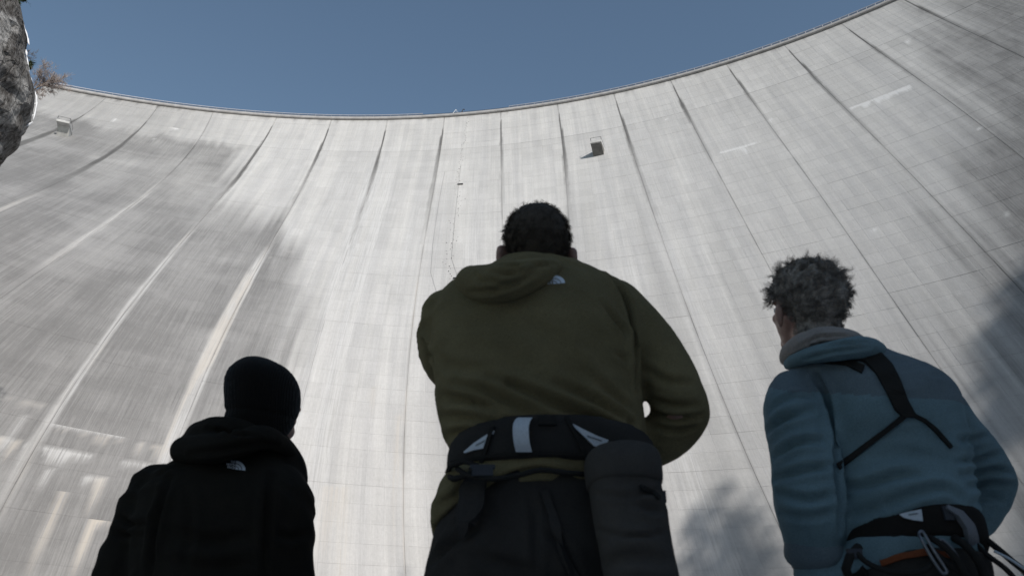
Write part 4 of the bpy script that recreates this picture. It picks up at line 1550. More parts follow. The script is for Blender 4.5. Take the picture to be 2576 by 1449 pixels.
# trousers
M_TROU = cloth_mat('charcoal_trousers', (.043, .037, .032), .15, 900, .3, .9, .03)
tr = lt + [torso([(1480, 1058, 1660, .150, .01, 0, 0, 2.3), (1400, 1075, 1655, .158, .005, .01, 0, 2.3), (1320, 1098, 1640, .145, .005, .02, 0, 2.3), (1250, 1125, 1630, .132, 0, .02, 0, 2.3), (1190, 1145, 1622, .128, 0, .02, 0, 2.3)], YM)]
V, Q = voxel(tr, .0095, 4)
bv = bvh_of(V, Q); N = normals(V, Q)
for path, w, d in (([(1330, 1230), (1345, 1330), (1350, 1449)], .008, .008), ([(1080, 1420), (1140, 1360), (1200, 1330)], .012, .010), ([(1200, 1400), (1280, 1420), (1340, 1440)], .014, .008), ([(1370, 1330), (1420, 1380), (1450, 1449)], .012, .008)):
    V = crease(V, N, bv, path, w, d)
V = ridges(V, N, .012, (7, 9, 6), 671, .9)
V += N * ((noise3(V, 9, 521) - .5) * .014)[:, None]
garment('trousers', V, Q, M_TROU, mid, invM)
bvT = bvh_of(V, Q)
make_boots(lbo, mid, invM)

# harness: waist belt ring, webbing, leg strap
M_HARN = cloth_mat('harness_fabric', (.042, .037, .033), .15, 900, .35, .9, .05)
belt = torso([(1208, 1130, 1640, .146, 0, .000, 0, 2.3), (1200, 1124, 1648, .160, 0, .004, 0, 2.3), (1172, 1124, 1650, .164, 0, .020, 0, 2.3), (1150, 1126, 1648, .164, 0, .036, 0, 2.3), (1138, 1128, 1642, .156, 0, .046, 0, 2.3)], YM, 60)
V, Q = voxel([belt], .009, 4)
N = normals(V, Q)
garment('harness_belt', V + N * ((noise3(V, 14, 531) - .5) * .006)[:, None], Q, M_HARN, mid, invM)
bvB = bvh_of(V, Q)


def strap(name, b, up, lo, mat, root, inv, n=18, m=5, off=.002, thick=.003):
    v, f = patch(b, up, lo, n, m, off, thick)
    o = link(name, mesh(name, v, f, mat, False), root)
    o.matrix_parent_inverse = inv
    return o


strap('belt_label', bvB, [(1170, 1137), (1195, 1115), (1222, 1097), (1245, 1084)], [(1172, 1140), (1196, 1132), (1220, 1128), (1242, 1090)], M_WEB_W, mid, invM)
strap('belt_label', bvB, [(1437, 1066), (1465, 1080), (1500, 1097), (1529, 1108)], [(1440, 1072), (1468, 1098), (1495, 1124), (1522, 1118)], M_WEB_W, mid, invM)
strap('label_print', bvB, [(1475, 1096), (1512, 1108)], [(1477, 1100), (1511, 1111)], M_PRINTG, mid, invM, 10, 3, .0055, .001)
strap('label_print', bvB, [(1200, 1120), (1222, 1108)], [(1201, 1122), (1222, 1111)], M_PRINTG, mid, invM, 8, 3, .0055, .001)
for up, lo in (([(1236, 1076), (1222, 1120), (1206, 1166)], [(1246, 1074), (1232, 1120), (1217, 1164)]), ([(1420, 1052), (1446, 1100), (1468, 1150)], [(1430, 1052), (1457, 1100), (1480, 1150)]),
               ([(1352, 1050), (1354, 1070)], [(1398, 1050), (1400, 1070)]), ([(1140, 1160), (1240, 1142), (1360, 1134), (1470, 1140)], [(1140, 1168), (1240, 1150), (1360, 1142), (1470, 1148)])):
    strap('belt_webbing', bvB, up, lo, M_WEB_B, mid, invM, 16, 4, .003, .004)
gl = [(1150, 1178, -.13), (1180, 1196, -.175), (1240, 1204, -.19), (1300, 1196, -.192), (1360, 1182, -.19), (1420, 1188, -.19), (1470, 1192, -.18)]
v, f = tube_vf(spline(np.array([at(a, c, YM + e) for a, c, e in gl]), 4), .0055, 7)
o = link('gear_loop', mesh('gear_loop', v, f, M_WEB_B, True), mid); o.matrix_parent_inverse = invM
# pale haul loop standing off the belt
lp = []
for s in (-1, 1):
    lp.append([at(1318 + s * 20, 1136, YM - .178), at(1312 + s * 20, 1110, YM - .190), at(1310 + s * 20, 1075, YM - .192), at(1316 + s * 19, 1056, YM - .172), at(1326 + s * 17, 1052, YM - .150), at(1334 + s * 14, 1066, YM - .142), at(1337 + s * 12, 1088, YM - .145)])
A, B = [spline(np.array(q), 4) for q in lp]
nL = len(A)
Vl = np.concatenate([A, B]); Fl = [(i, i + 1, nL + i + 1, nL + i) for i in range(nL - 1)]
me = mesh('haul_loop', Vl, Fl, M_WEB_W)
o = link('haul_loop', me, mid); o.matrix_parent_inverse = invM
md = o.modifiers.new('s', 'SOLIDIFY'); md.thickness = .003; md.offset = 0
strap('leg_strap_and_shade', bvT, [(1196, 1190), (1182, 1250), (1172, 1300), (1166, 1336)], [(1236, 1180), (1226, 1250), (1218, 1300), (1212, 1332)], M_HARN, mid, invM, 22, 5, .030, .004)
strap('leg_strap_and_shade', bvT, [(1355, 1240), (1380, 1300), (1402, 1380), (1430, 1449)], [(1378, 1236), (1400, 1300), (1425, 1375), (1462, 1449)], M_HARN, mid, invM, 22, 5, .006, .004)  # dark strip standing in for the shadow gap between trousers and pouch
bk = [box_vf(at(1214, 1186, YM - .185), .042, .014, .018), box_vf(at(1214, 1174, YM - .185), .05, .010, .008)]
v, f = join_vf(bk)
o = link('buckle', mesh('buckle', v, f, M_DARKSTEEL), mid); o.matrix_parent_inverse = invM
v, f = tube_vf([at(1126, 1188, YM - .05), at(1132, 1172, YM - .12), at(1165, 1160, YM - .16), at(1200, 1170, YM - .168), at(1185, 1192, YM - .17), at(1140, 1205, YM - .14), at(1126, 1195, YM - .06)], .006, 6)
o = link('gear_loop', mesh('gear_loop', v, f, M_WEB_B, True), mid); o.matrix_parent_inverse = invM
logo(bvJ, [(1366, 718), (1421, 713), (1366, 697)], mid, invM)

# hair: close at the sides, a few centimetres on top
M_HAIRD = cloth_mat('dark_hair', (.070, .054, .040), .25, 500, .4, .6, .0)


def thickM(d):
    return .003 + .013 * max(0, d[2]) ** .9 + .002 * max(0, -d[1])


HL = dict(front=.42, side=.34, nape=-.72)
v, f = cap_mesh(bvM, CM, RM, thickM, 3, **HL, namp=.22)
P, D = scalp(bvM, CM, RM, 620, 9, **HL)
th = np.array([thickM(d) for d in D])
r = np.random.default_rng(21)
W = D @ RM.T
tops = np.clip(D[:, 2], 0, 1)
flow = np.array([RM @ np.array([.3 * d[0] + .12, .45 - .5 * max(0, -d[1]), -.75 * max(0, -d[1]) - .3 * (1 - max(0, d[2]))]) for d in D])
dirs = np.array([nrm(W[i] * (.06 + .24 * tops[i]) + flow[i] + r.normal(0, .10, 3)) for i in range(len(D))])
sv, sf = locks(P + W * (th * .75)[:, None], dirs, .010 + .018 * tops * r.uniform(.6, 1.25, len(D)), 12, .0048, .0006, 5, .05, .6, 4, .1)
v2, f2 = join_vf([(v, f), (np.array(sv), sf)])
o = link('hair', mesh('hair', v2, f2, M_HAIRD, False), mid); o.matrix_parent_inverse = invM

# pouch hanging from the harness
M_BAG = cloth_mat('slate_pouch_fabric', (.066, .057, .049), .12, 1000, .4, .9, .06)
YB = YM - .205
bagc = at(1575, 1300, YB)
bag = empty('chalk_bag', tuple(bagc), 'dark slate pouch bag hanging at the hip of the man in olive fleece', 'bag')
invB = Matrix.Translation(-Vector(bagc))
bgp = torso([(1500, 1532, 1712, .085, 0, 0, 0, 2.6), (1440, 1520, 1700, .088, 0, 0, 0, 2.6), (1350, 1502, 1684, .088, 0, 0, 0, 2.6), (1270, 1490, 1668, .086, 0, 0, 0, 2.6), (1200, 1480, 1656, .082, 0, 0, 0, 2.6), (1165, 1478, 1654, .078, 0, 0, 0, 2.5), (1140, 1490, 1642, .066, .005, 0, 0, 2.4), (1127, 1520, 1615, .04, .01, 0, 0, 2.2)], YB, 40)
V, Q = voxel([bgp], .007, 4)
bv = bvh_of(V, Q); N = normals(V, Q)
for path, w, d in (([(1478, 1236), (1540, 1245), (1600, 1243), (1662, 1232)], .006, .006), ([(1500, 1330), (1560, 1345), (1630, 1345), (1680, 1335)], .006, .006), ([(1485, 1190), (1540, 1168), (1600, 1168), (1650, 1190)], .012, .004),
                   ([(1520, 1420), (1590, 1400), (1680, 1410)], .014, .008), ([(1600, 1260), (1640, 1280), (1672, 1280)], .010, .007)):
    V = crease(V, N, bv, path, w, d)
V += N * ((noise3(V, 14, 541) - .5) * .012)[:, None]
garment('pouch', V, Q, M_BAG, bag, invB)
bvP = bvh_of(V, Q)
lid = torso([(1232, 1478, 1666, .090, 0, .006, 0, 2.6), (1200, 1474, 1662, .0905, 0, 0, 0, 2.6), (1162, 1471, 1660, .086, 0, 0, 0, 2.5), (1136, 1484, 1648, .072, .004, 0, 0, 2.4), (1121, 1516, 1618, .044, .01, 0, 0, 2.2)], YB, 40)
V, Q = voxel([lid], .007, 3)
N = normals(V, Q)
V += N * ((noise3(V, 18, 543) - .5) * .008)[:, None]
garment('lid', V, Q, M_BAG, bag, invB)
bvLid = bvh_of(V, Q)
v, f = join_vf([box_vf(at(1662, 1252, YB - .02), .016, .03, .022), tube_vf([at(1630, 1262, YB - .075), at(1650, 1252, YB - .05), at(1668, 1246, YB - .01)], .006, 6)])
o = link('clip', mesh('clip', v, f, M_DARKSTEEL), bag); o.matrix_parent_inverse = invB
strap('drawcord', bvP, [(1610, 1222), (1640, 1232), (1658, 1250)], [(1607, 1228), (1637, 1240), (1655, 1258)], M_WEB_B, bag, invB, 10, 3)
v, f = tube_vf([at(1500, 1150, YM - .15), at(1520, 1135, YB), at(1560, 1128, YB - .01), at(1600, 1130, YM - .14)], .007, 6)
o = link('strap', mesh('strap', v, f, M_WEB_B), bag); o.matrix_parent_inverse = invB

# ================================================================== the man at the left (black jacket, black beanie)
YL = 2.10
gL = float(ground_h(-.75, YL))
lef = person((float(at(560, 1300, YL)[0]), YL, gL), 'man in black hooded jacket and black beanie, seen from behind at the left')
invL = Matrix.Translation(-Vector(lef.location))
CL = at(668, 1010, YL + .01)
RL = frame(math.radians(38), math.radians(16), math.radians(-6))
hipL = at(540, 1560, YL)
lb, lt, lbo = lower_body(hipL[0], hipL[1], hipL[2], gL)
wl = at(330, 1640, YL + .1); wr = at(690, 1600, YL + .16)
body = head_parts(CL, RL, 1.0, False) + lb
body += [limb([(CL + RL @ np.array([0, -.03, -.05]), .062), (at(630, 1110, YL), .062), (at(590, 1170, YL), .08)], 16),
         torso([(1600, 420, 680, .11, 0, 0, 0, 2.2), (1450, 420, 700, .11, 0, 0, 0, 2.2), (1280, 400, 720, .12, 0, 0, 0, 2.3), (1210, 430, 700, .11, 0, 0, 0, 2.3), (1150, 520, 670, .08, 0, 0, 0, 2)], YL),
         limb([(at(410, 1235, YL), .055), (at(345, 1390, YL), .045), (at(315, 1500, YL), .04), (wl, .026)], 14),
         limb([(at(715, 1235, YL), .055), (at(722, 1400, YL + .02), .045), (at(720, 1520, YL + .03), .04), (wr, .026)], 14)]
body += hand_parts(wl, np.array([.02, .05, -.1]), np.array([1, 0, 0]), 1, .5)
body += hand_parts(wr, np.array([-.04, .06, -.08]), np.array([-1, 0, 0]), -1, .5)
V, Q = voxel(body, .0062, 2)
garment('body', V, Q, M_SKIN, lef, invL)
bvL = bvh_of(V, Q)
for e in (-1, 1):
    v, f = blob(CL + RL @ np.array([.031 * e, .081, .006]), (.012, .012, .012), None, 12)
    o = link('eye', mesh('eye', v, f, M_EYE, True), lef); o.matrix_parent_inverse = invL

M_BLACK = cloth_mat('black_jacket', (.021, .0175, .0130), .12, 800, .3, .9, .02)
jk = [torso([(1620, 330, 740, .16, 0, 0, 0, 2.4), (1530, 335, 745, .16, 0, 0, 0, 2.4), (1440, 340, 750, .16, 0, 0, 0, 2.5), (1350, 350, 758, .162, 0, 0, 0, 2.5), (1280, 356, 760, .16, -.01, 0, 0, 2.5), (1230, 372, 752, .145, -.012, 0, 0, 2.4),
             (1195, 405, 735, .125, -.01, 0, 0, 2.3), (1165, 450, 712, .105, -.005, 0, 0, 2.2), (1135, 510, 690, .085, 0, 0, 0, 2), (1105, 555, 680, .075, .0, 0, 0, 2)], YL),
      limb([(at(402, 1222, YL - .01), .066), (at(376, 1262, YL - .01), .074), (at(362, 1310, YL - .005), .074), (at(345, 1370, YL), .076), (at(322, 1430, YL), .078), (at(308, 1490, YL + .01), .076), (at(305, 1560, YL + .05), .066), (at(325, 1630, YL + .09), .05)], 20),
      limb([(at(700, 1232, YL), .072), (at(716, 1275, YL), .078), (at(716, 1350, YL + .01), .078), (at(714, 1430, YL + .02), .078), (at(716, 1500, YL + .03), .074), (at(700, 1580, YL + .12), .054)], 20),
      limb([(at(690, 1120, YL + .03), .045), (at(725, 1170, YL + .05), .045), (at(728, 1215, YL + .06), .05)], 14)]
V, Q = voxel(jk, VOX, 6)
bv = bvh_of(V, Q); N = normals(V, Q)
for path, w, d in (([(425, 1200), (400, 1290), (385, 1380), (375, 1449)], .012, .015), ([(680, 1195), (672, 1300), (668, 1449)], .012, .013), ([(300, 1300), (330, 1318), (370, 1318)], .010, .012), ([(290, 1340), (320, 1345), (365, 1340)], .010, .009),
                   ([(430, 1340), (520, 1360), (620, 1350)], .018, .008), ([(440, 1420), (540, 1430), (640, 1415)], .018, .008), ([(470, 1230), (480, 1330), (460, 1440)], .014, .006), ([(690, 1340), (730, 1350), (775, 1340)], .012, .008),
                   ([(350, 1215), (420, 1180), (470, 1165)], .012, .006)):
    V = crease(V, N, bv, path, w, d)
V = ridges(V, N, .014, (5, 11, 6), 631, .3)
V = ridges(V, N, .009, (9, 18, 9), 641, -.5)
V += N * ((noise3(V, 8, 551) - .5) * .016)[:, None]
V = relax(V, Q, 1, .4)
garment('jacket', V, Q, M_BLACK, lef, invL)
bvJL = bvh_of(V, Q)
hd = [limb([(at(462, 1128, YL - .02), .030), (at(468, 1132, YL - .10), .036), (at(535, 1128, YL - .155), .036), (at(600, 1116, YL - .155), .033), (at(662, 1100, YL - .10), .034), (at(712, 1124, YL - .01), .026), (at(748, 1164, YL + .05), .014)], 18),
      limb([(at(500, 1098, YL - .03), .040), (at(545, 1088, YL - .09), .042), (at(600, 1090, YL - .08), .040), (at(650, 1106, YL - .06), .034)], 16),
      limb([(at(585, 1066, YL + .03), .022), (at(592, 1070, YL - .05), .022), (at(650, 1098, YL - .07), .020), (at(700, 1118, YL - .01), .018), (at(725, 1134, YL + .05), .014)], 14),
      blob(at(550, 1100, YL - .05), (.085, .07, .04))]
V, Q = voxel(hd, .007, 5)
bv = bvh_of(V, Q); N = normals(V, Q)
for path, w, d in (([(480, 1140), (560, 1130), (640, 1115), (700, 1120)], .009, .008), ([(520, 1080), (580, 1090), (650, 1100)], .008, .008)):
    V = crease(V, N, bv, path, w, d)
V += N * ((noise3(V, 14, 561) - .5) * .014)[:, None]
garment('hood', V, Q, M_BLACK, lef, invL)
logo(bvJL, [(571, 1179), (617, 1184), (573, 1157)], lef, invL)
v, f = join_vf([tube_vf([at(712, 1118, YL + .01), at(740, 1150, YL + .04), at(764, 1186, YL + .055)], .005, 6), box_vf(at(766, 1180, YL + .05), .008, .006, .016)])
o = link('zip', mesh('zip', v, f, M_DARKSTEEL), lef); o.matrix_parent_inverse = invL
V, Q = voxel(lt + [torso([(1700, 390, 700, .14, 0, 0, 0, 2.3), (1600, 395, 700, .14, 0, 0, 0, 2.3), (1540, 400, 700, .13, 0, 0, 0, 2.3)], YL)], .010, 4)
garment('trousers', V, Q, M_TROU, lef, invL)
make_boots(lbo, lef, invL)
# beanie: ribbed knit dome with a turned edge
k_ = NB('black_knit')
tc_ = k_.n('ShaderNodeTexCoord').outputs['Object']
k_.color(k_.mix(k_.noise(tc_, 180, 2), (.008, .0065, .005), (.017, .0145, .0115)))
k_.rough(.95, .1)
k_.b.inputs['Sheen Weight'].default_value = .1
wv = k_.n('ShaderNodeTexWave', wave_type='BANDS', bands_direction='X')
wv.inputs['Scale'].default_value = 60; wv.inputs['Distortion'].default_value = 1.5
k_.t.links.new(tc_, wv.inputs['Vector'])
k_.bump(wv.outputs[0], .5, .002)
M_KNIT = k_.m


def bn(x, y, z):
    return CL + RL @ np.array([x, y, z])


prof = [(-.118, .058, .068, -.045), (-.095, .076, .090, -.034), (-.06, .082, .102, -.018), (-.02, .088, .108, -.008), (.02, .089, .109, -.008), (.055, .085, .103, -.013), (.083, .074, .090, -.022), (.104, .055, .067, -.031), (.121, .031, .038, -.038), (.129, .010, .012, -.041)]
rings = []
for z, rx, ry, oy in spline(prof, 3):
    rings.append((bn(0, oy, z), RL[:, 0] * rx, RL[:, 1] * ry, 2.1))
v, f = loft(rings, 56)
Vb, Qb = voxel([(v, f)], .006, 3)
Nb = normals(Vb, Qb)
loc = (Vb - CL) @ RL
az = np.arctan2(loc[:, 0], loc[:, 1] + .02)
Vb = Vb + Nb * (.0012 * np.sin(az * 46) * (loc[:, 2] < .10) + (noise3(Vb, 16, 571) - .5) * .008 - .004 * np.exp(-((loc[:, 2] + .045 + .25 * (loc[:, 1])) / .006) ** 2))[:, None]
garment('beanie', Vb, Qb, M_KNIT, lef, invL)

# ================================================================== the man at the right (blue jacket, curly grey hair)
YR = 1.90
gR = float(ground_h(1.1, YR))
rig = person((float(at(2250, 1300, YR)[0]), YR, gR), 'man with curly grey hair in two tone blue jacket, seen from behind at the right')
invR = Matrix.Translation(-Vector(rig.location))
CR = at(2028, 782, YR + .02)
RR = frame(math.radians(-19), math.radians(18), math.radians(4))
hipR = at(2290, 1470, YR)
lb, lt, lbo = lower_body(hipR[0], hipR[1], hipR[2], gR)
wl = at(2050, 1400, YR + .0); wr = at(2395, 1350, YR + .16)
body = head_parts(CR, RR, 1.0) + lb
body += [limb([(CR + RR @ np.array([0, -.035, -.06]), .062), (at(2060, 880, YR), .062), (at(2110, 960, YR), .075)], 16),
         torso([(1500, 2160, 2440, .11, 0, 0, 0, 2.2), (1350, 2140, 2410, .11, 0, 0, 0, 2.2), (1150, 2110, 2390, .115, 0, 0, 0, 2.3), (1010, 2070, 2370, .11, 0, 0, 0, 2.3), (930, 2030, 2250, .08, 0, 0, 0, 2)], YR),
         limb([(at(2005, 1000, YR), .055), (at(2018, 1120, YR - .02), .046), (at(2034, 1240, YR - .03), .042), (wl, .027)], 14),
         limb([(at(2370, 1040, YR + .02), .055), (at(2440, 1130, YR + .08), .045), (at(2497, 1215, YR + .13), .04), (wr, .026)], 14)]
body += hand_parts(wl, np.array([.03, .05, -.1]), np.array([1, 0, 0]), 1, .4)
body += hand_parts(wr, np.array([-.09, .05, -.04]), np.array([0, -1, 0]), -1, .5)
V, Q = voxel(body, .0062, 2)
garment('body', V, Q, M_SKIN, rig, invR)
bvR = bvh_of(V, Q)
for e in (-1, 1):
    v, f = blob(CR + RR @ np.array([.031 * e, .081, .006]), (.012, .012, .012), None, 12)
    o = link('eye', mesh('eye', v, f, M_EYE, True), rig); o.matrix_parent_inverse = invR

M_TEAL = cloth_mat('teal_softshell', (.160, .226, .240), .10, 800, .35, .9, .1)
M_SLATE = cloth_mat('slate_blue_yoke', (.142, .172, .182), .10, 800, .35, .9, .1)
jk = [torso([(1376, 2112, 2450, .154, .0, .058, .06, 2.3), (1318, 2102, 2444, .160, 0, .045, .06, 2.3), (1240, 2092, 2428, .152, 0, .03, .03, 2.4), (1160, 2082, 2414, .154, 0, .01, 0, 2.5), (1080, 2066, 2402, .156, -.01, 0, 0, 2.5), (1015, 2040, 2394, .152, -.012, 0, 0, 2.5),
             (970, 2012, 2368, .135, -.012, 0, 0, 2.4), (935, 1995, 2318, .115, -.01, 0, 0, 2.3), (905, 1990, 2258, .095, -.005, 0, 0, 2.2), (880, 1995, 2200, .08, 0, 0, 0, 2)], YR),
      limb([(at(2000, 985, YR - .01), .066), (at(1996, 1020, YR - .015), .076), (at(2006, 1070, YR - .02), .078), (at(2016, 1130, YR - .025), .078), (at(2026, 1190, YR - .03), .078), (at(2032, 1250, YR - .03), .080), (at(2040, 1310, YR - .025), .076), (at(2046, 1368, YR - .01), .066), (at(2052, 1392, YR), .060)], 20),
      limb([(at(2360, 1030, YR + .01), .068), (at(2400, 1085, YR + .05), .068), (at(2446, 1140, YR + .09), .066), (at(2488, 1196, YR + .12), .062), (at(2496, 1232, YR + .135), .056), (at(2462, 1286, YR + .14), .054), (at(2420, 1335, YR + .15), .046)], 20)]
V, Q = voxel(jk, VOX, 6)
bv = bvh_of(V, Q); N = normals(V, Q)
for path, w, d in (
        ([(2052, 945), (2080, 1000), (2090, 1060), (2096, 1180), (2108, 1260), (2112, 1330)], .011, .020), ([(1931, 1086), (1973, 1053), (2040, 1032)], .011, .013), ([(1949, 1150), (2003, 1115), (2080, 1108)], .011, .013),
        ([(1952, 1205), (2027, 1182), (2104, 1170)], .011, .015), ([(1961, 1242), (2033, 1256), (2105, 1240)], .011, .012), ([(1940, 1030), (1990, 1000), (2050, 1000)], .010, .009), ([(1965, 1290), (2030, 1300), (2100, 1285)], .010, .008),
        ([(2117, 1224), (2177, 1221), (2252, 1197), (2312, 1194)], .012, .013), ([(2237, 1269), (2297, 1242), (2372, 1226), (2415, 1248)], .012, .012), ([(2120, 1300), (2200, 1280), (2290, 1240)], .014, .008), ([(2200, 1150), (2280, 1140), (2380, 1160)], .018, .005),
        ([(2405, 1164), (2462, 1154), (2522, 1140)], .009, .011), ([(2417, 1194), (2492, 1180), (2548, 1188)], .009, .012), ([(2430, 1228), (2492, 1212), (2552, 1222)], .009, .010),
        ([(2410, 1110), (2445, 1105), (2490, 1095)], .010, .009), ([(2445, 1265), (2490, 1250), (2530, 1262)], .010, .008)):
    V = crease(V, N, bv, path, w, d)
# yoke seam
V = crease(V, N, bv, [(2088, 986), (2180, 992), (2290, 994), (2392, 1004)], .004, .003, .3)
V = crease(V, N, bv, [(2087, 990), (2086, 1090), (2092, 1200)], .004, .003, .3)
V = ridges(V, N, .0035, (6, 15, 6), 651, -.25)
V = ridges(V, N, .004, (10, 28, 9), 661, .3)
V += N * ((noise3(V, 10, 581) - .5) * .012 + (noise3(V, 32, 583) - .5) * .003)[:, None]
V = relax(V, Q, 1, .4)
q_, _d = pix(V)
fq = q_[Q].mean(1)
yoke = fq[:, 1] < np.interp(fq[:, 0], [1900, 1935, 1985, 2088, 2392, 2460], [930, 975, 985, 989, 1004, 1035])
me = mesh('jacket', V, Q.tolist(), M_TEAL, True)
me.materials.append(M_SLATE)
me.polygons.foreach_set('material_index', yoke.astype(np.int32))
o = link('jacket', me, rig); o.matrix_parent_inverse = invR
bvJR = bvh_of(V, Q)
# blue under-layer below the harness, hem lining
V, Q = voxel([torso([(1478, 2080, 2470, .150, 0, .04, .03, 2.3), (1430, 2085, 2462, .153, 0, .05, .03, 2.3), (1380, 2105, 2452, .140, 0, .05, .03, 2.3), (1330, 2115, 2440, .120, 0, .05, .03, 2.3)], YR),
              limb([(at(2056, 1405, YR - .005), .055), (at(2066, 1470, YR), .062), (at(2080, 1530, YR), .06)], 14)], .009, 4)
N = normals(V, Q)
V += N * ((noise3(V, 14, 591) - .5) * .014)[:, None]
garment('under_jacket', V, Q, M_TEAL, rig, invR)
bvU = bvh_of(V, Q)
# collar and hood
M_BEIGE = cloth_mat('grey_beige_fleece', (.33, .285, .25), .12, 500, .6, .95, .3)
cl = [limb([(at(1978, 905, YR + .06), .020), (at(1990, 885, YR - .01), .026), (at(2022, 866, YR - .07), .030), (at(2075, 852, YR - .095), .032), (at(2130, 856, YR - .09), .030), (at(2172, 872, YR - .03), .024)], 16),
      limb([(at(2020, 880, YR - .03), .04), (at(2080, 880, YR - .06), .045), (at(2140, 880, YR - .05), .035)], 14)]
V, Q = voxel(cl, .006, 4)
bv = bvh_of(V, Q); N = normals(V, Q)
for path in ([(2000, 880), (2060, 848), (2130, 845)], [(1985, 905), (2040, 868), (2110, 860)], [(2060, 838), (2080, 850), (2095, 846)], [(2030, 860), (2050, 874), (2070, 872)]):
    V = crease(V, N, bv, path, .005, .006)
V += N * ((noise3(V, 30, 595) - .5) * .008)[:, None]
garment('collar', V, Q, M_BEIGE, rig, invR)
hr = [limb([(at(1984, 918, YR + .02), .016), (at(2005, 905, YR - .05), .020), (at(2050, 892, YR - .10), .024), (at(2110, 882, YR - .135), .027), (at(2168, 874, YR - .13), .030), (at(2204, 882, YR - .08), .026), (at(2208, 890, YR - .03), .020)], 16)]
V, Q = voxel(hr, .006, 4)
bv = bvh_of(V, Q); N = normals(V, Q)
for path in ([(2020, 905), (2090, 885), (2190, 872)], [(2060, 880), (2130, 865), (2195, 862)]):
    V = crease(V, N, bv, path, .006, .006)
V += N * ((noise3(V, 22, 597) - .5) * .010)[:, None]
garment('hood', V, Q, M_TEAL, rig, invR)
# chest harness straps over the back
strap('shoulder_strap_and_shade', bvJR, [(2125, 905), (2172, 910), (2202, 940), (2226, 982), (2250, 1032), (2270, 1050)], [(2216, 893), (2243, 920), (2264, 962), (2282, 1010), (2300, 1042), (2316, 1052)], M_WEB_B, rig, invR, 26, 8, .004, .004)
strap('shoulder_strap_and_shade', bvJR, [(2000, 916), (2060, 905), (2130, 904), (2175, 922)], [(2003, 920), (2060, 914), (2128, 920), (2168, 940)], M_WEB_B, rig, invR, 18, 4, .003, .003)  # black strip painting the thin shadow under the hood
strap('side_cord', bvJR, [(2266, 1044), (2232, 1072), (2186, 1108), (2140, 1144), (2104, 1168)], [(2278, 1053), (2240, 1083), (2194, 1119), (2148, 1155), (2112, 1182)], M_WEB_B, rig, invR, 26, 4, .003, .003)
strap('side_cord', bvJR, [(2306, 1044), (2330, 1056), (2356, 1078), (2378, 1104), (2394, 1122)], [(2300, 1051), (2325, 1064), (2349, 1086), (2371, 1110), (2388, 1128)], M_WEB_B, rig, invR, 20, 4, .003, .003)
# climbing harness
M_HARN2 = cloth_mat('black_harness', (.024, .020, .017), .15, 900, .35, .9, .05)
belt = torso([(1428, 2110, 2466, .150, .0, .045, .05, 2.3), (1418, 2104, 2472, .158, 0, .05, .05, 2.3), (1372, 2104, 2464, .158, 0, .06, .06, 2.3), (1356, 2108, 2458, .150, 0, .062, .06, 2.3)], YR, 60)
V, Q = voxel([belt], .008, 3)
garment('harness_belt', V, Q, M_HARN2, rig, invR)
bvH = bvh_of(V, Q)
strap('belt_label', bvH, [(2262, 1294), (2285, 1288), (2316, 1282)], [(2272, 1302), (2295, 1308), (2320, 1311)], M_WEB_W, rig, invR, 10, 4)
strap('label_print', bvH, [(2284, 1294), (2306, 1291)], [(2285, 1297), (2307, 1294)], M_PRINTG, rig, invR, 8, 3, .0055, .001)
M_LINING = cloth_mat('pale_lining', (.20, .20, .21), .08, 900, .3, .9, .1)
strap('hem_lining', bvH, [(2376, 1274), (2412, 1288), (2438, 1318), (2452, 1352)], [(2374, 1281), (2402, 1300), (2422, 1330), (2428, 1362)], M_LINING, rig, invR, 16, 4, .010, .004)
M_ORANGE = cloth_mat('rust_webbing', (.20, .060, .026), .1, 900, .3, .9, .1)
V, Q = voxel(lt + [torso([(1600, 2130, 2480, .145, .01, 0, 0, 2.3), (1500, 2115, 2476, .155, .0, .02, .02, 2.3), (1475, 2108, 2474, .162, 0, .04, .02, 2.3), (1446, 2112, 2470, .160, 0, .045, .02, 2.3)], YR)], .010, 4)
N = normals(V, Q)
V += N * ((noise3(V, 10, 599) - .5) * .016)[:, None]
garment('trousers', V, Q, M_TROU, rig, invR)
bvTR = bvh_of(V, Q)
strap('trouser_belt', bvTR, [(2215, 1412), (2270, 1393), (2330, 1384), (2400, 1392)], [(2220, 1424), (2272, 1406), (2332, 1397), (2402, 1404)], M_ORANGE, rig, invR, 24, 4, .004, .004)
make_boots(lbo, rig, invR)
# cuff
v, f = limb([(at(2046, 1376, YR - .01), .068), (at(2050, 1392, YR - .005), .069), (at(2053, 1404, YR), .062)], 20)
o = link('cuff', mesh('cuff', v, f, M_SLATE, True), rig); o.matrix_parent_inverse = invR


def carabiner(pts, rad, label):
    v, f = tube_vf(spline(np.array(pts + [pts[0]]), 3), rad, 7)
    c = v.mean(0)
    o = link('carabiner', mesh('carabiner', v - c, f, M_ALU, True), None, label, 'carabiner', 'carabiners on the harness of the man in blue')
    o.location = c


YC = YR - .195
carabiner([at(2311, 1343, YC), at(2316, 1336, YC), at(2324, 1341, YC), at(2350, 1386, YC - .01), at(2380, 1432, YC - .015), at(2378, 1441, YC - .015), at(2368, 1438, YC - .015), at(2340, 1396, YC - .01)], .0034, 'slim metal carabiner hanging lowest below the harness label')
carabiner([at(2362, 1360, YC + .01), at(2370, 1357, YC + .01), at(2394, 1378, YC + .01), at(2412, 1406, YC + .01), at(2407, 1411, YC + .01), at(2386, 1392, YC + .01)], .0030, 'small metal carabiner to the right of the longer one on the black harness')


def sling(pts, rad, label, mat):
    v, f = tube_vf(spline(np.array(pts), 4), rad, 7)
    o = link('sling_cord', mesh('sling_cord', v, f, mat, True), None, label, 'cord', 'cords hanging from the harness of the man in blue')


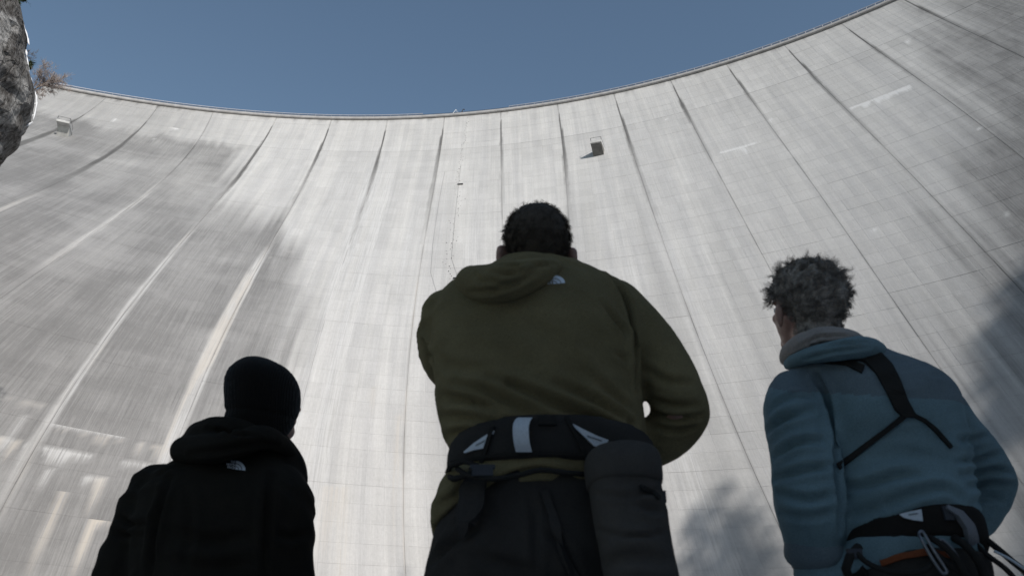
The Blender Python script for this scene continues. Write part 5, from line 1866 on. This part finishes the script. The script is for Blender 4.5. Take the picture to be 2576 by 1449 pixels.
sling([at(2432, 1338, YR - .06), at(2470, 1350, YR - .09), at(2510, 1380, YR - .10), at(2545, 1410, YR - .10), at(2580, 1440, YR - .1), at(2600, 1480, YR - .08)], .0075, 'thick black cord looping out beyond the hip of the man in blue', M_WEB_B)
sling([at(2440, 1352, YR - .10), at(2480, 1392, YR - .13), at(2530, 1430, YR - .14), at(2570, 1475, YR - .12)], .006, 'black cord hanging inside the thicker loop at the hip', M_WEB_B)
sling([at(2500, 1385, YR - .12), at(2540, 1405, YR - .13), at(2580, 1432, YR - .13)], .003, 'thin pale cord along the outside of the black loops', M_WEB_W)
sling([at(2330, 1372, YR - .185), at(2360, 1400, YR - .195), at(2420, 1440, YR - .19), at(2470, 1480, YR - .17)], .008, 'black sling crossing below the carabiners on the harness', M_WEB_B)
sling([at(2340, 1352, YR - .18), at(2372, 1372, YR - .205), at(2404, 1402, YR - .21), at(2432, 1452, YR - .20)], .007, 'short black quickdraw sling between the two metal carabiners', M_WEB_B)
sling([at(2400, 1352, YR - .15), at(2430, 1372, YR - .18), at(2462, 1412, YR - .185), at(2480, 1460, YR - .17)], .009, 'broad black sling hanging just right of the small carabiner', M_WEB_B)
sling([at(2150, 1384, YR - .16), at(2190, 1420, YR - .19), at(2260, 1440, YR - .2), at(2330, 1432, YR - .2), at(2352, 1392, YR - .19)], .006, 'black cord drooping across the seat of the man in blue', M_WEB_B)
strap('leg_strap_and_shade', bvTR, [(2128, 1395), (2150, 1430), (2160, 1470)], [(2156, 1388), (2180, 1425), (2192, 1470)], M_HARN2, rig, invR, 14, 4, .008, .004)
for q, sz in ((at(2150, 1392, YR - .165), (.03, .012, .02)), (at(2384, 1290, YR - .16), (.02, .008, .03))):
    v, f = box_vf(q, *sz)
    o = link('buckle', mesh('buckle', v, f, M_DARKSTEEL), rig); o.matrix_parent_inverse = invR
v, f = tube_vf([at(2160, 1375, YR - .15), at(2138, 1400, YR - .165), at(2128, 1430, YR - .165), at(2140, 1460, YR - .15)], .010, 7)
o = link('gear_loop', mesh('gear_loop', v, f, M_WEB_B, True), rig); o.matrix_parent_inverse = invR

# hair: loose grey curls
M_HAIRG = cloth_mat('grey_hair', (.27, .225, .185), .35, 260, .4, .55, .0, 40)


def thickR(d):
    return .008 + .022 * max(0, d[2]) ** .7 + .007 * max(0, -d[1])


HR = dict(front=.40, side=.30, nape=-.74)
v, f = cap_mesh(bvR, CR, RR, thickR, 13, **HR, namp=.55)
P, D = scalp(bvR, CR, RR, 430, 19, **HR)
th = np.array([thickR(d) for d in D])
r = np.random.default_rng(31)
W = D @ RR.T
up_ = np.clip(D[:, 2] + .25, 0, 1)
flow = np.array([RR @ np.array([.5 * d[0], .15 - .5 * max(0, -d[1]), -.45 * (1 - max(0, d[2]))]) for d in D])
dirs = np.array([nrm(W[i] * (.24 + .34 * up_[i]) + flow[i] * .7 + r.normal(0, .28, 3)) for i in range(len(D))])
lens = (.026 + .032 * up_) * r.uniform(.6, 1.25, len(D))
sv, sf = locks(P + W * (th * .55)[:, None], dirs, lens, 14, .0058, .00075, 7, 2.1, 1.05, 8, .3)
v2, f2 = join_vf([(v, f), (np.array(sv), sf)])
o = link('hair', mesh('hair', v2, f2, M_HAIRG, False), rig); o.matrix_parent_inverse = invR
